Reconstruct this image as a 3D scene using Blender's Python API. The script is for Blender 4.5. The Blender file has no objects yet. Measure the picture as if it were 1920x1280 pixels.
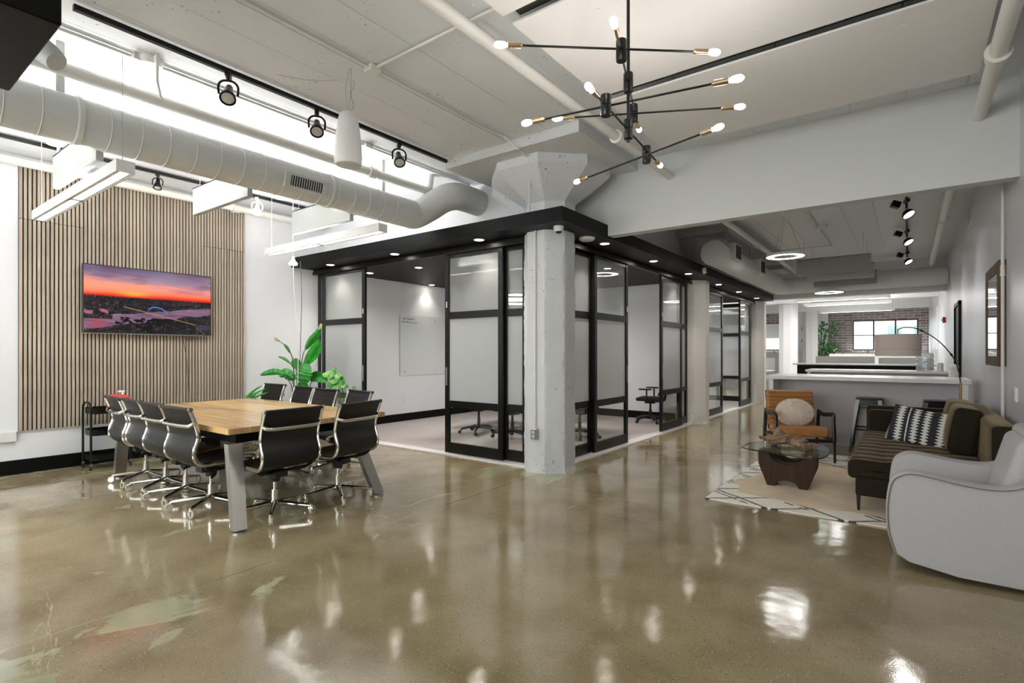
import bpy, bmesh, math, random
import numpy as np
from mathutils import Vector, Matrix, noise
random.seed(7)
PI = math.pi
C = bpy.context.scene.collection
SC = bpy.context.scene

# ------------------------------------------------------------------ camera, world, light, exposure
cam_d = bpy.data.cameras.new('camera'); cam = bpy.data.objects.new('camera', cam_d); C.objects.link(cam)
cam_d.sensor_width = 36; cam_d.lens = 36*994/1920; cam_d.shift_y = 21/1920; cam_d.clip_end = 200
cam.location = (0, 0, 1.4); cam.rotation_euler = (PI/2, 0, math.radians(36.78))
SC.camera = cam
SC.view_settings.view_transform = 'Standard'; SC.view_settings.look = 'None'
SC.view_settings.gamma = 1; SC.view_settings.use_curve_mapping = False
SC.view_settings.exposure = 1.14
W = bpy.data.worlds.new('sky'); SC.world = W; W.use_nodes = True
bg = W.node_tree.nodes['Background']; bg.inputs[0].default_value = (0.86, 0.93, 1.0, 1); bg.inputs[1].default_value = 1.25

def area(name, loc, rot, sx, sy, power, col=(1, 1, 1), spread=180):
    l = bpy.data.lights.new(name, 'AREA'); l.shape = 'RECTANGLE'; l.size = sx; l.size_y = sy
    l.energy = power; l.color = col; l.spread = math.radians(spread)
    o = bpy.data.objects.new(name, l); C.objects.link(o); o.location = loc; o.rotation_euler = rot
    return o
# daylight entering through the windows of the wall behind the photographer and of the far wall
area('window_daylight', (-6.2, -4.1, 2.1), (PI/2, 0, 0), 3.6, 2.0, 95, (1.0, 0.98, 0.95))
area('window_daylight', (-2.0, -4.1, 2.1), (PI/2, 0, 0), 3.6, 2.0, 95, (1.0, 0.98, 0.95))
area('window_daylight', (-0.9, 31.6, 4.4), (PI/2-.95, 0, PI), 3.0, 2.0, 1000, (0.93, 0.97, 1.0))
area('window_daylight', (-6.2, 31.6, 4.4), (PI/2-.95, 0, PI), 3.0, 2.0, 800, (0.93, 0.97, 1.0))

# ------------------------------------------------------------------ mesh helpers
class MB:
    def __init__(s): s.bm = bmesh.new()
    def _add(s, verts, faces, M=None):
        vs = [s.bm.verts.new(M @ Vector(v) if M else Vector(v)) for v in verts]
        for f in faces:
            try: s.bm.faces.new([vs[i] for i in f])
            except ValueError: pass
        return s
    def box(s, a, b, M=None, bev=0, seg=2):
        x0, y0, z0 = a; x1, y1, z1 = b
        v = [(x0,y0,z0),(x1,y0,z0),(x1,y1,z0),(x0,y1,z0),(x0,y0,z1),(x1,y0,z1),(x1,y1,z1),(x0,y1,z1)]
        f = [(0,3,2,1),(4,5,6,7),(0,1,5,4),(1,2,6,5),(2,3,7,6),(3,0,4,7)]
        if bev <= 0: return s._add(v, f, M)
        t = bmesh.new(); vs = [t.verts.new(Vector(p)) for p in v]
        for q in f: t.faces.new([vs[i] for i in q])
        bmesh.ops.bevel(t, geom=t.edges[:], offset=bev, segments=seg, affect='EDGES', profile=0.5)
        t.verts.index_update()
        vv = [tuple(p.co) for p in t.verts]; ff = [tuple(p.index for p in q.verts) for q in t.faces]; t.free()
        return s._add(vv, ff, M)
    def cyl(s, p0, p1, r0, r1=None, n=16, caps=True, M=None):
        return s.tube([p0, p1], [r0, r0 if r1 is None else r1], n, caps, M)
    def tube(s, pts, r, n=8, caps=True, M=None, flat=None, up=None, closed=False):
        P = [Vector(p) for p in pts]; k = len(P)
        R = r if isinstance(r, (list, tuple)) else [r]*k
        T = []
        for i in range(k):
            if closed: t = P[(i+1) % k]-P[i-1]
            else: t = P[min(i+1, k-1)]-P[max(i-1, 0)]
            T.append(t.normalized())
        u = Vector(up) if up else (Vector((0,0,1)) if abs(T[0].z) < .9 else Vector((1,0,0)))
        u = (u-T[0]*u.dot(T[0])).normalized()
        V = []
        for i in range(k):
            u = (u-T[i]*u.dot(T[i])).normalized(); w = T[i].cross(u)
            for j in range(n):
                a = 2*PI*j/n+(PI/n if n == 4 else 0)
                fa, fb = (flat if flat else (1, 1))
                V.append(P[i]+u*math.cos(a)*R[i]*fa+w*math.sin(a)*R[i]*fb)
        F = []
        for i in range(k if closed else k-1):
            i2 = (i+1) % k
            for j in range(n):
                F.append((i*n+j, i*n+(j+1) % n, i2*n+(j+1) % n, i2*n+j))
        if caps and not closed:
            F.append(tuple(range(n))[::-1]); F.append(tuple((k-1)*n+j for j in range(n)))
        return s._add(V, F, M)
    def lathe(s, prof, n=24, c=(0,0,0), M=None, phase=0):
        V = []; F = []; k = len(prof)
        for r, z in prof:
            for j in range(n):
                a = 2*PI*j/n+phase; V.append((c[0]+r*math.cos(a), c[1]+r*math.sin(a), c[2]+z))
        for i in range(k-1):
            for j in range(n): F.append((i*n+j, i*n+(j+1) % n, (i+1)*n+(j+1) % n, (i+1)*n+j))
        return s._add(V, F, M)
    def prism(s, poly, z0, z1, M=None):
        n = len(poly)
        V = [(x, y, z0) for x, y in poly]+[(x, y, z1) for x, y in poly]
        F = [tuple(range(n))[::-1], tuple(range(n, 2*n))]+[(i, (i+1) % n, n+(i+1) % n, n+i) for i in range(n)]
        return s._add(V, F, M)
    def grid(s, fn, nu, nv, M=None, cu=False, thick=None):
        V = [fn(i/nu if cu else i/nu, j/nv) for j in range(nv+1) for i in range(nu if cu else nu+1)]
        w = nu if cu else nu+1
        F = [(j*w+i, j*w+(i+1) % w, (j+1)*w+(i+1) % w, (j+1)*w+i) for j in range(nv) for i in range(nu)]
        if thick:
            V = [Vector(v) for v in V]; o = Vector(thick); m = len(V)
            V2 = [v+o for v in V]; F2 = [tuple(q+m for q in f[::-1]) for f in F]
            E = []
            if not cu:
                for i in range(nu): E += [(i, m+i, m+i+1, i+1), (nv*w+i+1, m+nv*w+i+1, m+nv*w+i, nv*w+i)]
                for j in range(nv): E += [((j+1)*w, m+(j+1)*w, m+j*w, j*w), (j*w+nu, m+j*w+nu, m+(j+1)*w+nu, (j+1)*w+nu)]
            V += V2; F += F2+E
        return s._add(V, F, M)
    def rbox(s, size, r, seg=3, mid=6, M=None, fn=None):
        h = [q/2 for q in size]
        def ax(hh):
            a = [-hh+r*k/seg for k in range(seg)]; L = 2*(hh-r)
            m = max(1, mid); a += [-(hh-r)+L*k/m for k in range(m+1)]
            return a+[hh-r*(seg-1-k)/seg for k in range(seg)]
        A = [ax(q) for q in h]
        def fin(p):
            c = [max(-(h[i]-r), min(h[i]-r, p[i])) for i in range(3)]
            d = Vector([p[i]-c[i] for i in range(3)])
            p = Vector(c)+(d.normalized()*r if d.length > 1e-9 else d)
            return fn(p) if fn else p
        for axi in range(3):
            o1, o2 = [q for q in range(3) if q != axi]
            for sg in (-1, 1):
                V = []; n1 = len(A[o1]); n2 = len(A[o2])
                for b in A[o2]:
                    for a in A[o1]:
                        p = [0, 0, 0]; p[axi] = sg*h[axi]; p[o1] = a; p[o2] = b; V.append(fin(p))
                F = [(j*n1+i, j*n1+i+1, (j+1)*n1+i+1, (j+1)*n1+i) for j in range(n2-1) for i in range(n1-1)]
                if sg > 0: F = [f[::-1] for f in F]
                s._add(V, F, M)
        bmesh.ops.remove_doubles(s.bm, verts=s.bm.verts, dist=1e-5)
        return s
    def mesh(s, name, mat, smooth=35):
        bmesh.ops.recalc_face_normals(s.bm, faces=s.bm.faces)
        me = bpy.data.meshes.new(name); s.bm.to_mesh(me); s.bm.free()
        if mat: me.materials.append(mat)
        if smooth:
            me.polygons.foreach_set('use_smooth', [True]*len(me.polygons)); me.set_sharp_from_angle(angle=math.radians(smooth))
        return me
    def build(s, name, mat, parent=None, smooth=35, loc=None, rotz=None):
        o = bpy.data.objects.new(name, s.mesh(name, mat, smooth)); C.objects.link(o)
        if parent: o.parent = parent
        if loc: o.location = loc
        if rotz: o.rotation_euler = (0, 0, rotz)
        return o
def share(name, src, parent, loc=(0,0,0), rot=(0,0,0)):
    o = bpy.data.objects.new(name, src.data); C.objects.link(o); o.parent = parent; o.location = loc; o.rotation_euler = rot
    return o
def tag(o, label, cat, group=None, kind=None):
    o['label'] = label; o['category'] = cat
    if group: o['group'] = group
    if kind: o['kind'] = kind
    return o
def thing(name, label, cat, loc=(0,0,0), rotz=0, group=None):
    o = bpy.data.objects.new(name, None); C.objects.link(o); o.location = loc; o.rotation_euler = (0, 0, rotz)
    o.empty_display_size = .1
    return tag(o, label, cat, group)
def struct(o, label=None, cat=None):
    o['kind'] = 'structure'
    if label: o['label'] = label
    if cat: o['category'] = cat
    return o
def dup(root, loc, rotz, label, group=None):
    r = root.copy(); C.objects.link(r); r.location = loc; r.rotation_euler = (0, 0, rotz); r['label'] = label
    if group: r['group'] = group
    for ch in list(root.children):
        c = ch.copy(); C.objects.link(c); c.parent = r
        for g in list(ch.children):
            d = g.copy(); C.objects.link(d); d.parent = c
    return r
def Rz(a): return Matrix.Rotation(a, 4, 'Z')
def Rx(a): return Matrix.Rotation(a, 4, 'X')
def Ry(a): return Matrix.Rotation(a, 4, 'Y')
def Tr(x, y, z): return Matrix.Translation((x, y, z))
def smoothpath(pts, n=6):
    P = [Vector(p) for p in pts]; out = []
    for i in range(len(P)-1):
        p0 = P[max(i-1, 0)]; p1 = P[i]; p2 = P[i+1]; p3 = P[min(i+2, len(P)-1)]
        for k in range(n):
            t = k/n
            out.append(.5*((2*p1)+(p2-p0)*t+(2*p0-5*p1+4*p2-p3)*t*t+(-p0+3*p1-3*p2+p3)*t**3))
    out.append(P[-1]); return out

# ------------------------------------------------------------------ materials
def S(r, g, b):
    f = lambda c: (c/255/12.92) if c/255 <= .04045 else ((c/255+.055)/1.055)**2.4
    return (f(r), f(g), f(b), 1)
def mat(name, col, rough=.5, metal=0, bump=0, bscale=20, bdetail=3, var=0, vscale=3, emit=None, estr=1, alpha=None, coat=0, sheen=0, spec=None, objrand=0, stretch=None, crough=.05):
    m = bpy.data.materials.new(name); m.use_nodes = True; nt = m.node_tree; N = nt.nodes; L = nt.links
    p = N['Principled BSDF']
    p.inputs['Base Color'].default_value = col; p.inputs['Roughness'].default_value = rough; p.inputs['Metallic'].default_value = metal
    p.inputs['Coat Weight'].default_value = coat; p.inputs['Coat Roughness'].default_value = crough
    p.inputs['Sheen Weight'].default_value = sheen
    if spec is not None: p.inputs['Specular IOR Level'].default_value = spec
    if emit: p.inputs['Emission Color'].default_value = emit; p.inputs['Emission Strength'].default_value = estr
    tc = N.new('ShaderNodeTexCoord'); mp = N.new('ShaderNodeMapping'); L.new(tc.outputs['Object'], mp.inputs[0])
    if stretch: mp.inputs['Scale'].default_value = stretch
    if bump:
        n = N.new('ShaderNodeTexNoise'); n.inputs['Scale'].default_value = bscale; n.inputs['Detail'].default_value = bdetail
        b = N.new('ShaderNodeBump'); b.inputs['Strength'].default_value = bump; b.inputs['Distance'].default_value = .01
        L.new(mp.outputs[0], n.inputs[0]); L.new(n.outputs[0], b.inputs['Height']); L.new(b.outputs[0], p.inputs['Normal'])
    if var or objrand:
        hs = N.new('ShaderNodeHueSaturation'); hs.inputs['Color'].default_value = col; L.new(hs.outputs[0], p.inputs['Base Color'])
        mr = N.new('ShaderNodeMapRange')
        if var:
            n = N.new('ShaderNodeTexNoise'); n.inputs['Scale'].default_value = vscale; n.inputs['Detail'].default_value = 5
            L.new(mp.outputs[0], n.inputs[0]); L.new(n.outputs[0], mr.inputs[0])
            mr.inputs['From Min'].default_value = .3; mr.inputs['From Max'].default_value = .7
            mr.inputs['To Min'].default_value = 1-var; mr.inputs['To Max'].default_value = 1+var
        if objrand:
            oi = N.new('ShaderNodeObjectInfo'); m2 = N.new('ShaderNodeMapRange'); L.new(oi.outputs['Random'], m2.inputs[0])
            m2.inputs['To Min'].default_value = 1-objrand; m2.inputs['To Max'].default_value = 1+objrand
            if var:
                mm = N.new('ShaderNodeMath'); mm.operation = 'MULTIPLY'; L.new(mr.outputs[0], mm.inputs[0]); L.new(m2.outputs[0], mm.inputs[1]); L.new(mm.outputs[0], hs.inputs['Value'])
            else: L.new(m2.outputs[0], hs.inputs['Value'])
        else: L.new(mr.outputs[0], hs.inputs['Value'])
    return m
def node(m, t): return m.node_tree.nodes.new(t)

M_wall = mat('wall_paint', S(226,226,228), .55, bump=.05, bscale=60)
M_wallgrey = mat('wall_paint_grey', S(205,205,209), .35, bump=.05, bscale=60)
M_beam = mat('bulkhead_paint', S(206,208,207), .6, bump=.04, bscale=60)
M_black = mat('black_paint', S(9,9,10), .5, spec=.15, bump=.03, bscale=80)
M_blackmetal = mat('black_metal', S(13,13,13), .35, metal=.3)
M_blackplastic = mat('black_plastic', S(22,22,23), .45)
M_chrome = mat('chrome', S(215,212,205), .12, metal=1)
M_steel = mat('brushed_steel', S(178,176,172), .32, metal=1, bump=.05, bscale=150, stretch=(8,8,.6))
M_brass = mat('aged_brass', S(190,168,138), .3, metal=1)
M_white = mat('white_plastic', S(226,226,224), .4)
M_whiteduct = mat('duct_paint', S(200,202,200), .5, bump=.03, bscale=15)
M_pipe = mat('pipe_paint', S(220,218,212), .45, bump=.06, bscale=40)
M_bulb = mat('lamp_glow', (1,1,1,1), .5, emit=(1,.955,.895,1), estr=85)
M_diff = mat('diffuser_glow', (1,1,1,1), .5, emit=(1,.985,.96,1), estr=6)
M_ring = mat('ring_glow', (1,1,1,1), .5, emit=(1,.985,.96,1), estr=11)
M_down = mat('downlight_glow', (1,1,1,1), .5, emit=(1,.93,.82,1), estr=16)
M_felt = mat('felt_grey', S(172,173,170), .95, bump=.12, bscale=120, var=.05, vscale=60)
M_feltdark = mat('felt_dark_grey', S(146,145,142), .95, bump=.12, bscale=120)
M_gapshade = mat('gap_shade_grey', S(58,56,54), .6)  # dark tone standing in for shade inside the panel gaps
M_mirror = mat('mirror_silver', S(235,238,240), .03, metal=1)
M_olive = mat('olive_velvet', S(36,29,18), .8, sheen=.8, spec=.2, bump=.05, bscale=90, var=.12, vscale=6)
M_olive.node_tree.nodes['Principled BSDF'].inputs['Sheen Tint'].default_value = S(172,152,120); M_olive.node_tree.nodes['Principled BSDF'].inputs['Sheen Roughness'].default_value = .35
M_oliveshade = M_olive
M_greyfab = mat('grey_linen', S(178,176,177), .95, bump=.15, bscale=260, var=.03, vscale=90)
M_cream = mat('cream_piping', S(120,116,108), .9)
M_leather = mat('tan_leather', S(172,118,68), .42, bump=.12, bscale=60, var=.1, vscale=8)
M_darkwood = mat('ebony_wood', S(34,28,24), .35, bump=.06, bscale=30, stretch=(1,1,.15), var=.3, vscale=10)
M_walnut = mat('dark_walnut', S(58,39,26), .6, spec=.25, bump=.06, bscale=40, stretch=(4,4,.3), var=.35, vscale=12)
M_leaf = mat('leaf_green', S(34,128,34), .35, var=.3, vscale=12, spec=.5)
M_leafpale = mat('leaf_variegated', S(118,172,92), .4, var=.4, vscale=30)
M_stem = mat('plant_stem', S(66,92,52), .5)
M_dryleaf = mat('dry_leaf', S(168,166,120), .7)
M_pot = mat('dark_pot', S(52,50,48), .5)
M_shade = mat('linen_lamp_shade', S(206,192,184), .9, bump=.2, bscale=200)
M_quartz = mat('white_quartz', S(232,230,228), .22, var=.02, vscale=4)
M_barpanel = mat('bar_panel_grey', S(206,200,205), .5)
M_red = mat('alarm_red', S(178,28,38), .4)
M_redfolder = mat('red_folder', S(196,60,64), .5)
M_socket = mat('socket_face', S(236,236,234), .35)
M_slot = mat('dark_slot', S(30,30,30), .6)
M_cord = mat('dark_cord', S(60,60,58), .6)
M_wire = mat('thin_wire', S(170,170,165), .4, metal=.5)
M_wheel = mat('caster_tyre', S(196,190,166), .35)
M_fur = mat('cream_fur', S(252,240,228), 1)
M_shell = mat('frame_reclaimed_wood', S(92,66,48), .75, bump=.5, bscale=14, stretch=(3,3,.5), var=.45, vscale=9)
M_driftdark = mat('driftwood', S(142,116,94), .75, bump=.9, bscale=26, bdetail=6, var=.55, vscale=14)
M_carpet = mat('carpet', S(176,166,163), .95, bump=.2, bscale=300, var=.05, vscale=40)
M_blind = mat('blind_fabric', S(236,236,236), .9)
M_winframe = mat('window_frame_maroon', S(58,24,34), .5)
M_far = mat('distant_facade', S(214,205,190), .9)
M_fargreen = mat('distant_window', S(140,170,165), .4)

# ceiling concrete: board-marked, pitted paint
def concrete(name, col, pits=.5, boards=False):
    m = mat(name, col, .6); nt = m.node_tree; L = nt.links; p = nt.nodes['Principled BSDF']
    tc = node(m, 'ShaderNodeTexCoord')
    n1 = node(m, 'ShaderNodeTexNoise'); n1.inputs['Scale'].default_value = 2.2; n1.inputs['Detail'].default_value = 6; L.new(tc.outputs['Object'], n1.inputs[0])
    v = node(m, 'ShaderNodeTexNoise'); v.inputs['Scale'].default_value = 34; v.inputs['Detail'].default_value = 2; L.new(tc.outputs['Object'], v.inputs[0])
    r = node(m, 'ShaderNodeMapRange'); L.new(v.outputs[0], r.inputs[0]); r.inputs['From Min'].default_value = .66; r.inputs['From Max'].default_value = .72
    g = node(m, 'ShaderNodeMapRange'); L.new(n1.outputs[0], g.inputs[0]); g.inputs['From Min'].default_value = .5; g.inputs['From Max'].default_value = .62
    mu = node(m, 'ShaderNodeMath'); mu.operation = 'MULTIPLY'; L.new(r.outputs[0], mu.inputs[0]); L.new(g.outputs[0], mu.inputs[1])
    h = node(m, 'ShaderNodeMath'); h.operation = 'MULTIPLY'; L.new(mu.outputs[0], h.inputs[0]); h.inputs[1].default_value = -pits
    ad = node(m, 'ShaderNodeMath'); ad.operation = 'MULTIPLY_ADD'; L.new(n1.outputs[0], ad.inputs[0]); ad.inputs[1].default_value = .6; L.new(h.outputs[0], ad.inputs[2])
    last = ad
    if boards:
        sx = node(m, 'ShaderNodeSeparateXYZ'); L.new(tc.outputs['Object'], sx.inputs[0])
        w = node(m, 'ShaderNodeMath'); w.operation = 'MULTIPLY_ADD'; L.new(n1.outputs[0], w.inputs[0]); w.inputs[1].default_value = .03; L.new(sx.outputs[0], w.inputs[2])
        md = node(m, 'ShaderNodeMath'); md.operation = 'PINGPONG'; L.new(w.outputs[0], md.inputs[0]); md.inputs[1].default_value = .21
        lt = node(m, 'ShaderNodeMapRange'); L.new(md.outputs[0], lt.inputs[0]); lt.inputs['From Min'].default_value = 0; lt.inputs['From Max'].default_value = .006; lt.inputs['To Min'].default_value = -.8; lt.inputs['To Max'].default_value = 0
        a2 = node(m, 'ShaderNodeMath'); a2.operation = 'ADD'; L.new(last.outputs[0], a2.inputs[0]); L.new(lt.outputs[0], a2.inputs[1]); last = a2
    b = node(m, 'ShaderNodeBump'); b.inputs['Strength'].default_value = .7; b.inputs['Distance'].default_value = .012; L.new(last.outputs[0], b.inputs['Height']); L.new(b.outputs[0], p.inputs['Normal'])
    mx = node(m, 'ShaderNodeMix'); mx.data_type = 'RGBA'; L.new(mu.outputs[0], mx.inputs[0]); mx.inputs[6].default_value = col; mx.inputs[7].default_value = (col[0]*.35, col[1]*.34, col[2]*.32, 1)
    L.new(mx.outputs[2], p.inputs['Base Color'])
    return m
M_ceil = concrete('painted_concrete_ceiling', S(218,221,224), .5, True)
M_conc = concrete('painted_concrete', S(206,208,210), 1.6)
M_conc2 = concrete('painted_concrete_warm', S(226,222,216), 1.8)
M_cloud = mat('ceiling_panel', S(228,226,224), .7, bump=.03, bscale=40)

def floor_mat():
    m = mat('polished_concrete_floor', S(128,114,90), .2); nt = m.node_tree; L = nt.links; p = nt.nodes['Principled BSDF']
    tc = node(m, 'ShaderNodeTexCoord')
    def nz(sc, det=4, dist=0, rot=None, scale=None):
        n = node(m, 'ShaderNodeTexNoise'); n.inputs['Scale'].default_value = sc; n.inputs['Detail'].default_value = det; n.inputs['Distortion'].default_value = dist
        if scale:
            mp = node(m, 'ShaderNodeMapping'); mp.inputs['Scale'].default_value = scale; mp.inputs['Rotation'].default_value = (0, 0, rot or 0)
            L.new(tc.outputs['Object'], mp.inputs[0]); L.new(mp.outputs[0], n.inputs[0])
        else: L.new(tc.outputs['Object'], n.inputs[0])
        return n
    def rng(src, a, b, c=0, d=1):
        r = node(m, 'ShaderNodeMapRange'); L.new(src, r.inputs[0]); r.inputs['From Min'].default_value = a; r.inputs['From Max'].default_value = b
        r.inputs['To Min'].default_value = c; r.inputs['To Max'].default_value = d; return r.outputs[0]
    def mix(f, a, b):
        x = node(m, 'ShaderNodeMix'); x.data_type = 'RGBA'; L.new(f, x.inputs[0])
        for i, v in ((6, a), (7, b)):
            if isinstance(v, tuple): x.inputs[i].default_value = v
            else: L.new(v, x.inputs[i])
        return x.outputs[2]
    big = nz(.55, 5); med = nz(2.4, 6); fine = nz(110, 3); vor = node(m, 'ShaderNodeTexVoronoi'); vor.inputs['Scale'].default_value = 60; L.new(tc.outputs['Object'], vor.inputs[0])
    col = mix(rng(big.outputs[0], .35, .65), S(150,135,103), S(124,110,82))
    col = mix(rng(med.outputs[0], .35, .75), col, S(164,150,120))
    col = mix(rng(fine.outputs[0], .52, .68, 0, .4), col, S(84,72,54))
    vc = node(m, 'ShaderNodeSeparateColor'); L.new(vor.outputs['Color'], vc.inputs[0])
    sp = node(m, 'ShaderNodeMath'); sp.operation = 'MULTIPLY'; L.new(rng(vor.outputs['Distance'], .28, .18), sp.inputs[0]); L.new(rng(vc.outputs[0], .76, .78), sp.inputs[1])
    col = mix(sp.outputs[0], col, S(176,166,140))
    sp2 = node(m, 'ShaderNodeMath'); sp2.operation = 'MULTIPLY'; L.new(rng(vor.outputs['Distance'], .3, .2), sp2.inputs[0]); L.new(rng(vc.outputs[1], .8, .82), sp2.inputs[1])
    sp3 = node(m, 'ShaderNodeMath'); sp3.operation = 'MULTIPLY'; L.new(sp2.outputs[0], sp3.inputs[0]); sp3.inputs[1].default_value = .6
    col = mix(sp3.outputs[0], col, S(84,74,58))
    # grey-green cement patches, strongest towards the near left of the hall
    sx = node(m, 'ShaderNodeSeparateXYZ'); L.new(tc.outputs['Object'], sx.inputs[0])
    def ma(op, a, b=None):
        n = node(m, 'ShaderNodeMath'); n.operation = op
        for i, v in enumerate((a, b)):
            if isinstance(v, (int, float)): n.inputs[i].default_value = v
            elif v is not None: L.new(v, n.inputs[i])
        return n.outputs[0]
    pa = nz(2.0, 13, .7, .1, (1.6, .8, 1)); pa.inputs['Roughness'].default_value = .62; X, Y = sx.outputs[0], sx.outputs[1]
    seam = ma('MULTIPLY', rng(ma('ABSOLUTE', ma('ADD', X, 3.2)), .04, .42, .19, 0), rng(Y, 2.1, 1.2))
    wallz = rng(X, -6.9, -7.9, 0, .09)
    dx = ma('ADD', X, 3.48); dy = ma('ADD', Y, -5.25); rad = ma('SQRT', ma('ADD', ma('MULTIPLY', dx, dx), ma('MULTIPLY', dy, dy)))
    colz = rng(rad, .3, .9, .25, 0); leftm = rng(X, -.5, -4.5, -.14, -.035)
    sm = ma('ADD', ma('ADD', ma('ADD', pa.outputs[0], leftm), ma('ADD', seam, wallz)), colz)
    patch = rng(sm, .585, .61, 0, .8)
    col = mix(patch, col, mix(rng(med.outputs[0], .35, .65), S(184,182,150), S(140,146,120)))
    # cracks / saw cuts
    jw = ma('ABSOLUTE', ma('ADD', ma('ADD', X, 3.41), ma('MULTIPLY', ma('ADD', med.outputs[0], -.5), .05)))
    col = mix(rng(jw, .007, .003, 0, .75), col, mix(rng(big.outputs[0], .45, .55), S(70,60,46), S(168,160,132)))
    ck = nz(1.3, 8, .4, .7, (.25, 1.1, 1)); cr = node(m, 'ShaderNodeMath'); cr.operation = 'SUBTRACT'; L.new(ck.outputs[0], cr.inputs[0]); cr.inputs[1].default_value = .5
    ab = node(m, 'ShaderNodeMath'); ab.operation = 'ABSOLUTE'; L.new(cr.outputs[0], ab.inputs[0])
    ck2 = node(m, 'ShaderNodeMath'); ck2.operation = 'MULTIPLY'; L.new(rng(ab.outputs[0], .0016, .0004), ck2.inputs[0]); L.new(rng(big.outputs[0], .52, .6), ck2.inputs[1])
    col = mix(ck2.outputs[0], col, S(176,168,140))
    L.new(col, p.inputs['Base Color'])
    rr = node(m, 'ShaderNodeMath'); rr.operation = 'MULTIPLY_ADD'; L.new(med.outputs[0], rr.inputs[0]); rr.inputs[1].default_value = .10; rr.inputs[2].default_value = .04
    L.new(rr.outputs[0], p.inputs['Roughness']); p.inputs['Specular IOR Level'].default_value = .85
    b1 = node(m, 'ShaderNodeBump'); b1.inputs['Strength'].default_value = .25; b1.inputs['Distance'].default_value = .012
    wv = nz(3.5, 2); L.new(wv.outputs[0], b1.inputs['Height'])
    b2 = node(m, 'ShaderNodeBump'); b2.inputs['Strength'].default_value = .06; b2.inputs['Distance'].default_value = .003; L.new(fine.outputs[0], b2.inputs['Height']); L.new(b1.outputs[0], b2.inputs['Normal'])
    L.new(b2.outputs[0], p.inputs['Normal'])
    return m
M_floor = floor_mat()

def glass_mat(name, tint, gl=.06, rough=.02, frost=0, fcol=(.75,.76,.76,1)):
    m = bpy.data.materials.new(name); m.use_nodes = True; N = m.node_tree.nodes; L = m.node_tree.links; N.clear()
    o = N.new('ShaderNodeOutputMaterial'); t = N.new('ShaderNodeBsdfTransparent'); t.inputs[0].default_value = tint
    g = N.new('ShaderNodeBsdfGlossy'); g.inputs['Roughness'].default_value = rough; lw = N.new('ShaderNodeLayerWeight'); lw.inputs[0].default_value = .5; fr = N.new('ShaderNodeMath'); fr.operation = 'POWER'; L.new(lw.outputs['Facing'], fr.inputs[0]); fr.inputs[1].default_value = 5
    mx = N.new('ShaderNodeMixShader')
    if frost:
        d = N.new('ShaderNodeBsdfDiffuse'); d.inputs[0].default_value = fcol; tl = N.new('ShaderNodeBsdfTranslucent'); tl.inputs[0].default_value = fcol
        a = N.new('ShaderNodeMixShader'); a.inputs[0].default_value = .5; L.new(d.outputs[0], a.inputs[1]); L.new(tl.outputs[0], a.inputs[2])
        b = N.new('ShaderNodeMixShader'); b.inputs[0].default_value = frost; L.new(t.outputs[0], b.inputs[1]); L.new(a.outputs[0], b.inputs[2]); base = b
    else: base = t
    mm = N.new('ShaderNodeMath'); mm.operation = 'ADD'; L.new(fr.outputs[0], mm.inputs[0]); mm.inputs[1].default_value = gl; mm.use_clamp = True
    L.new(mm.outputs[0], mx.inputs[0]); L.new(base.outputs[0], mx.inputs[1]); L.new(g.outputs[0], mx.inputs[2]); L.new(mx.outputs[0], o.inputs[0])
    return m
M_glass = glass_mat('clear_glass', (.93,.95,.94,1), .05)
M_lite = glass_mat('part_diffuse_glass', (.92,.94,.93,1), .05, .03, .36, (.62,.63,.63,1))  # clear glass mixed with a pale grey diffuse share
M_frost = glass_mat('frosted_glass', (.9,.92,.91,1), .02, .12, .80, (.66,.67,.67,1))
M_tglass = glass_mat('table_glass', (.86,.93,.89,1), .04)
M_jug = glass_mat('clear_plastic', (.86,.89,.91,1), .12, .1, .35, (.85,.87,.9,1))

def slat_mat():
    m = mat('oak_slat', S(168,153,136), .6, objrand=.16, var=.2, vscale=5, stretch=(6,6,.35), bump=.08, bscale=30)
    return m
M_slat = slat_mat()
M_slatback = mat('black_felt_backing', S(20,18,20), .95)
def wood_top():
    m = mat('table_top_wood', S(206,168,116), .2, var=.24, vscale=3.2, stretch=(.45,6,1), bump=.03, bscale=30, objrand=.13)
    return m
M_top = wood_top()
def brick_mat():
    m = mat('brick_wall', S(110,98,98), .85); nt = m.node_tree; L = nt.links; p = nt.nodes['Principled BSDF']
    tc = node(m, 'ShaderNodeTexCoord'); mp = node(m, 'ShaderNodeMapping'); mp.inputs['Rotation'].default_value = (PI/2, 0, 0); L.new(tc.outputs['Object'], mp.inputs[0])
    b = node(m, 'ShaderNodeTexBrick'); b.inputs['Scale'].default_value = 1; b.inputs['Brick Width'].default_value = .42; b.inputs['Row Height'].default_value = .12; b.inputs['Mortar Size'].default_value = .012
    b.inputs['Color1'].default_value = S(150,134,132); b.inputs['Color2'].default_value = S(118,106,106); b.inputs['Mortar'].default_value = S(196,190,188)
    L.new(mp.outputs[0], b.inputs[0]); L.new(b.outputs[0], p.inputs['Base Color']); return m
M_brick = brick_mat()
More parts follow.
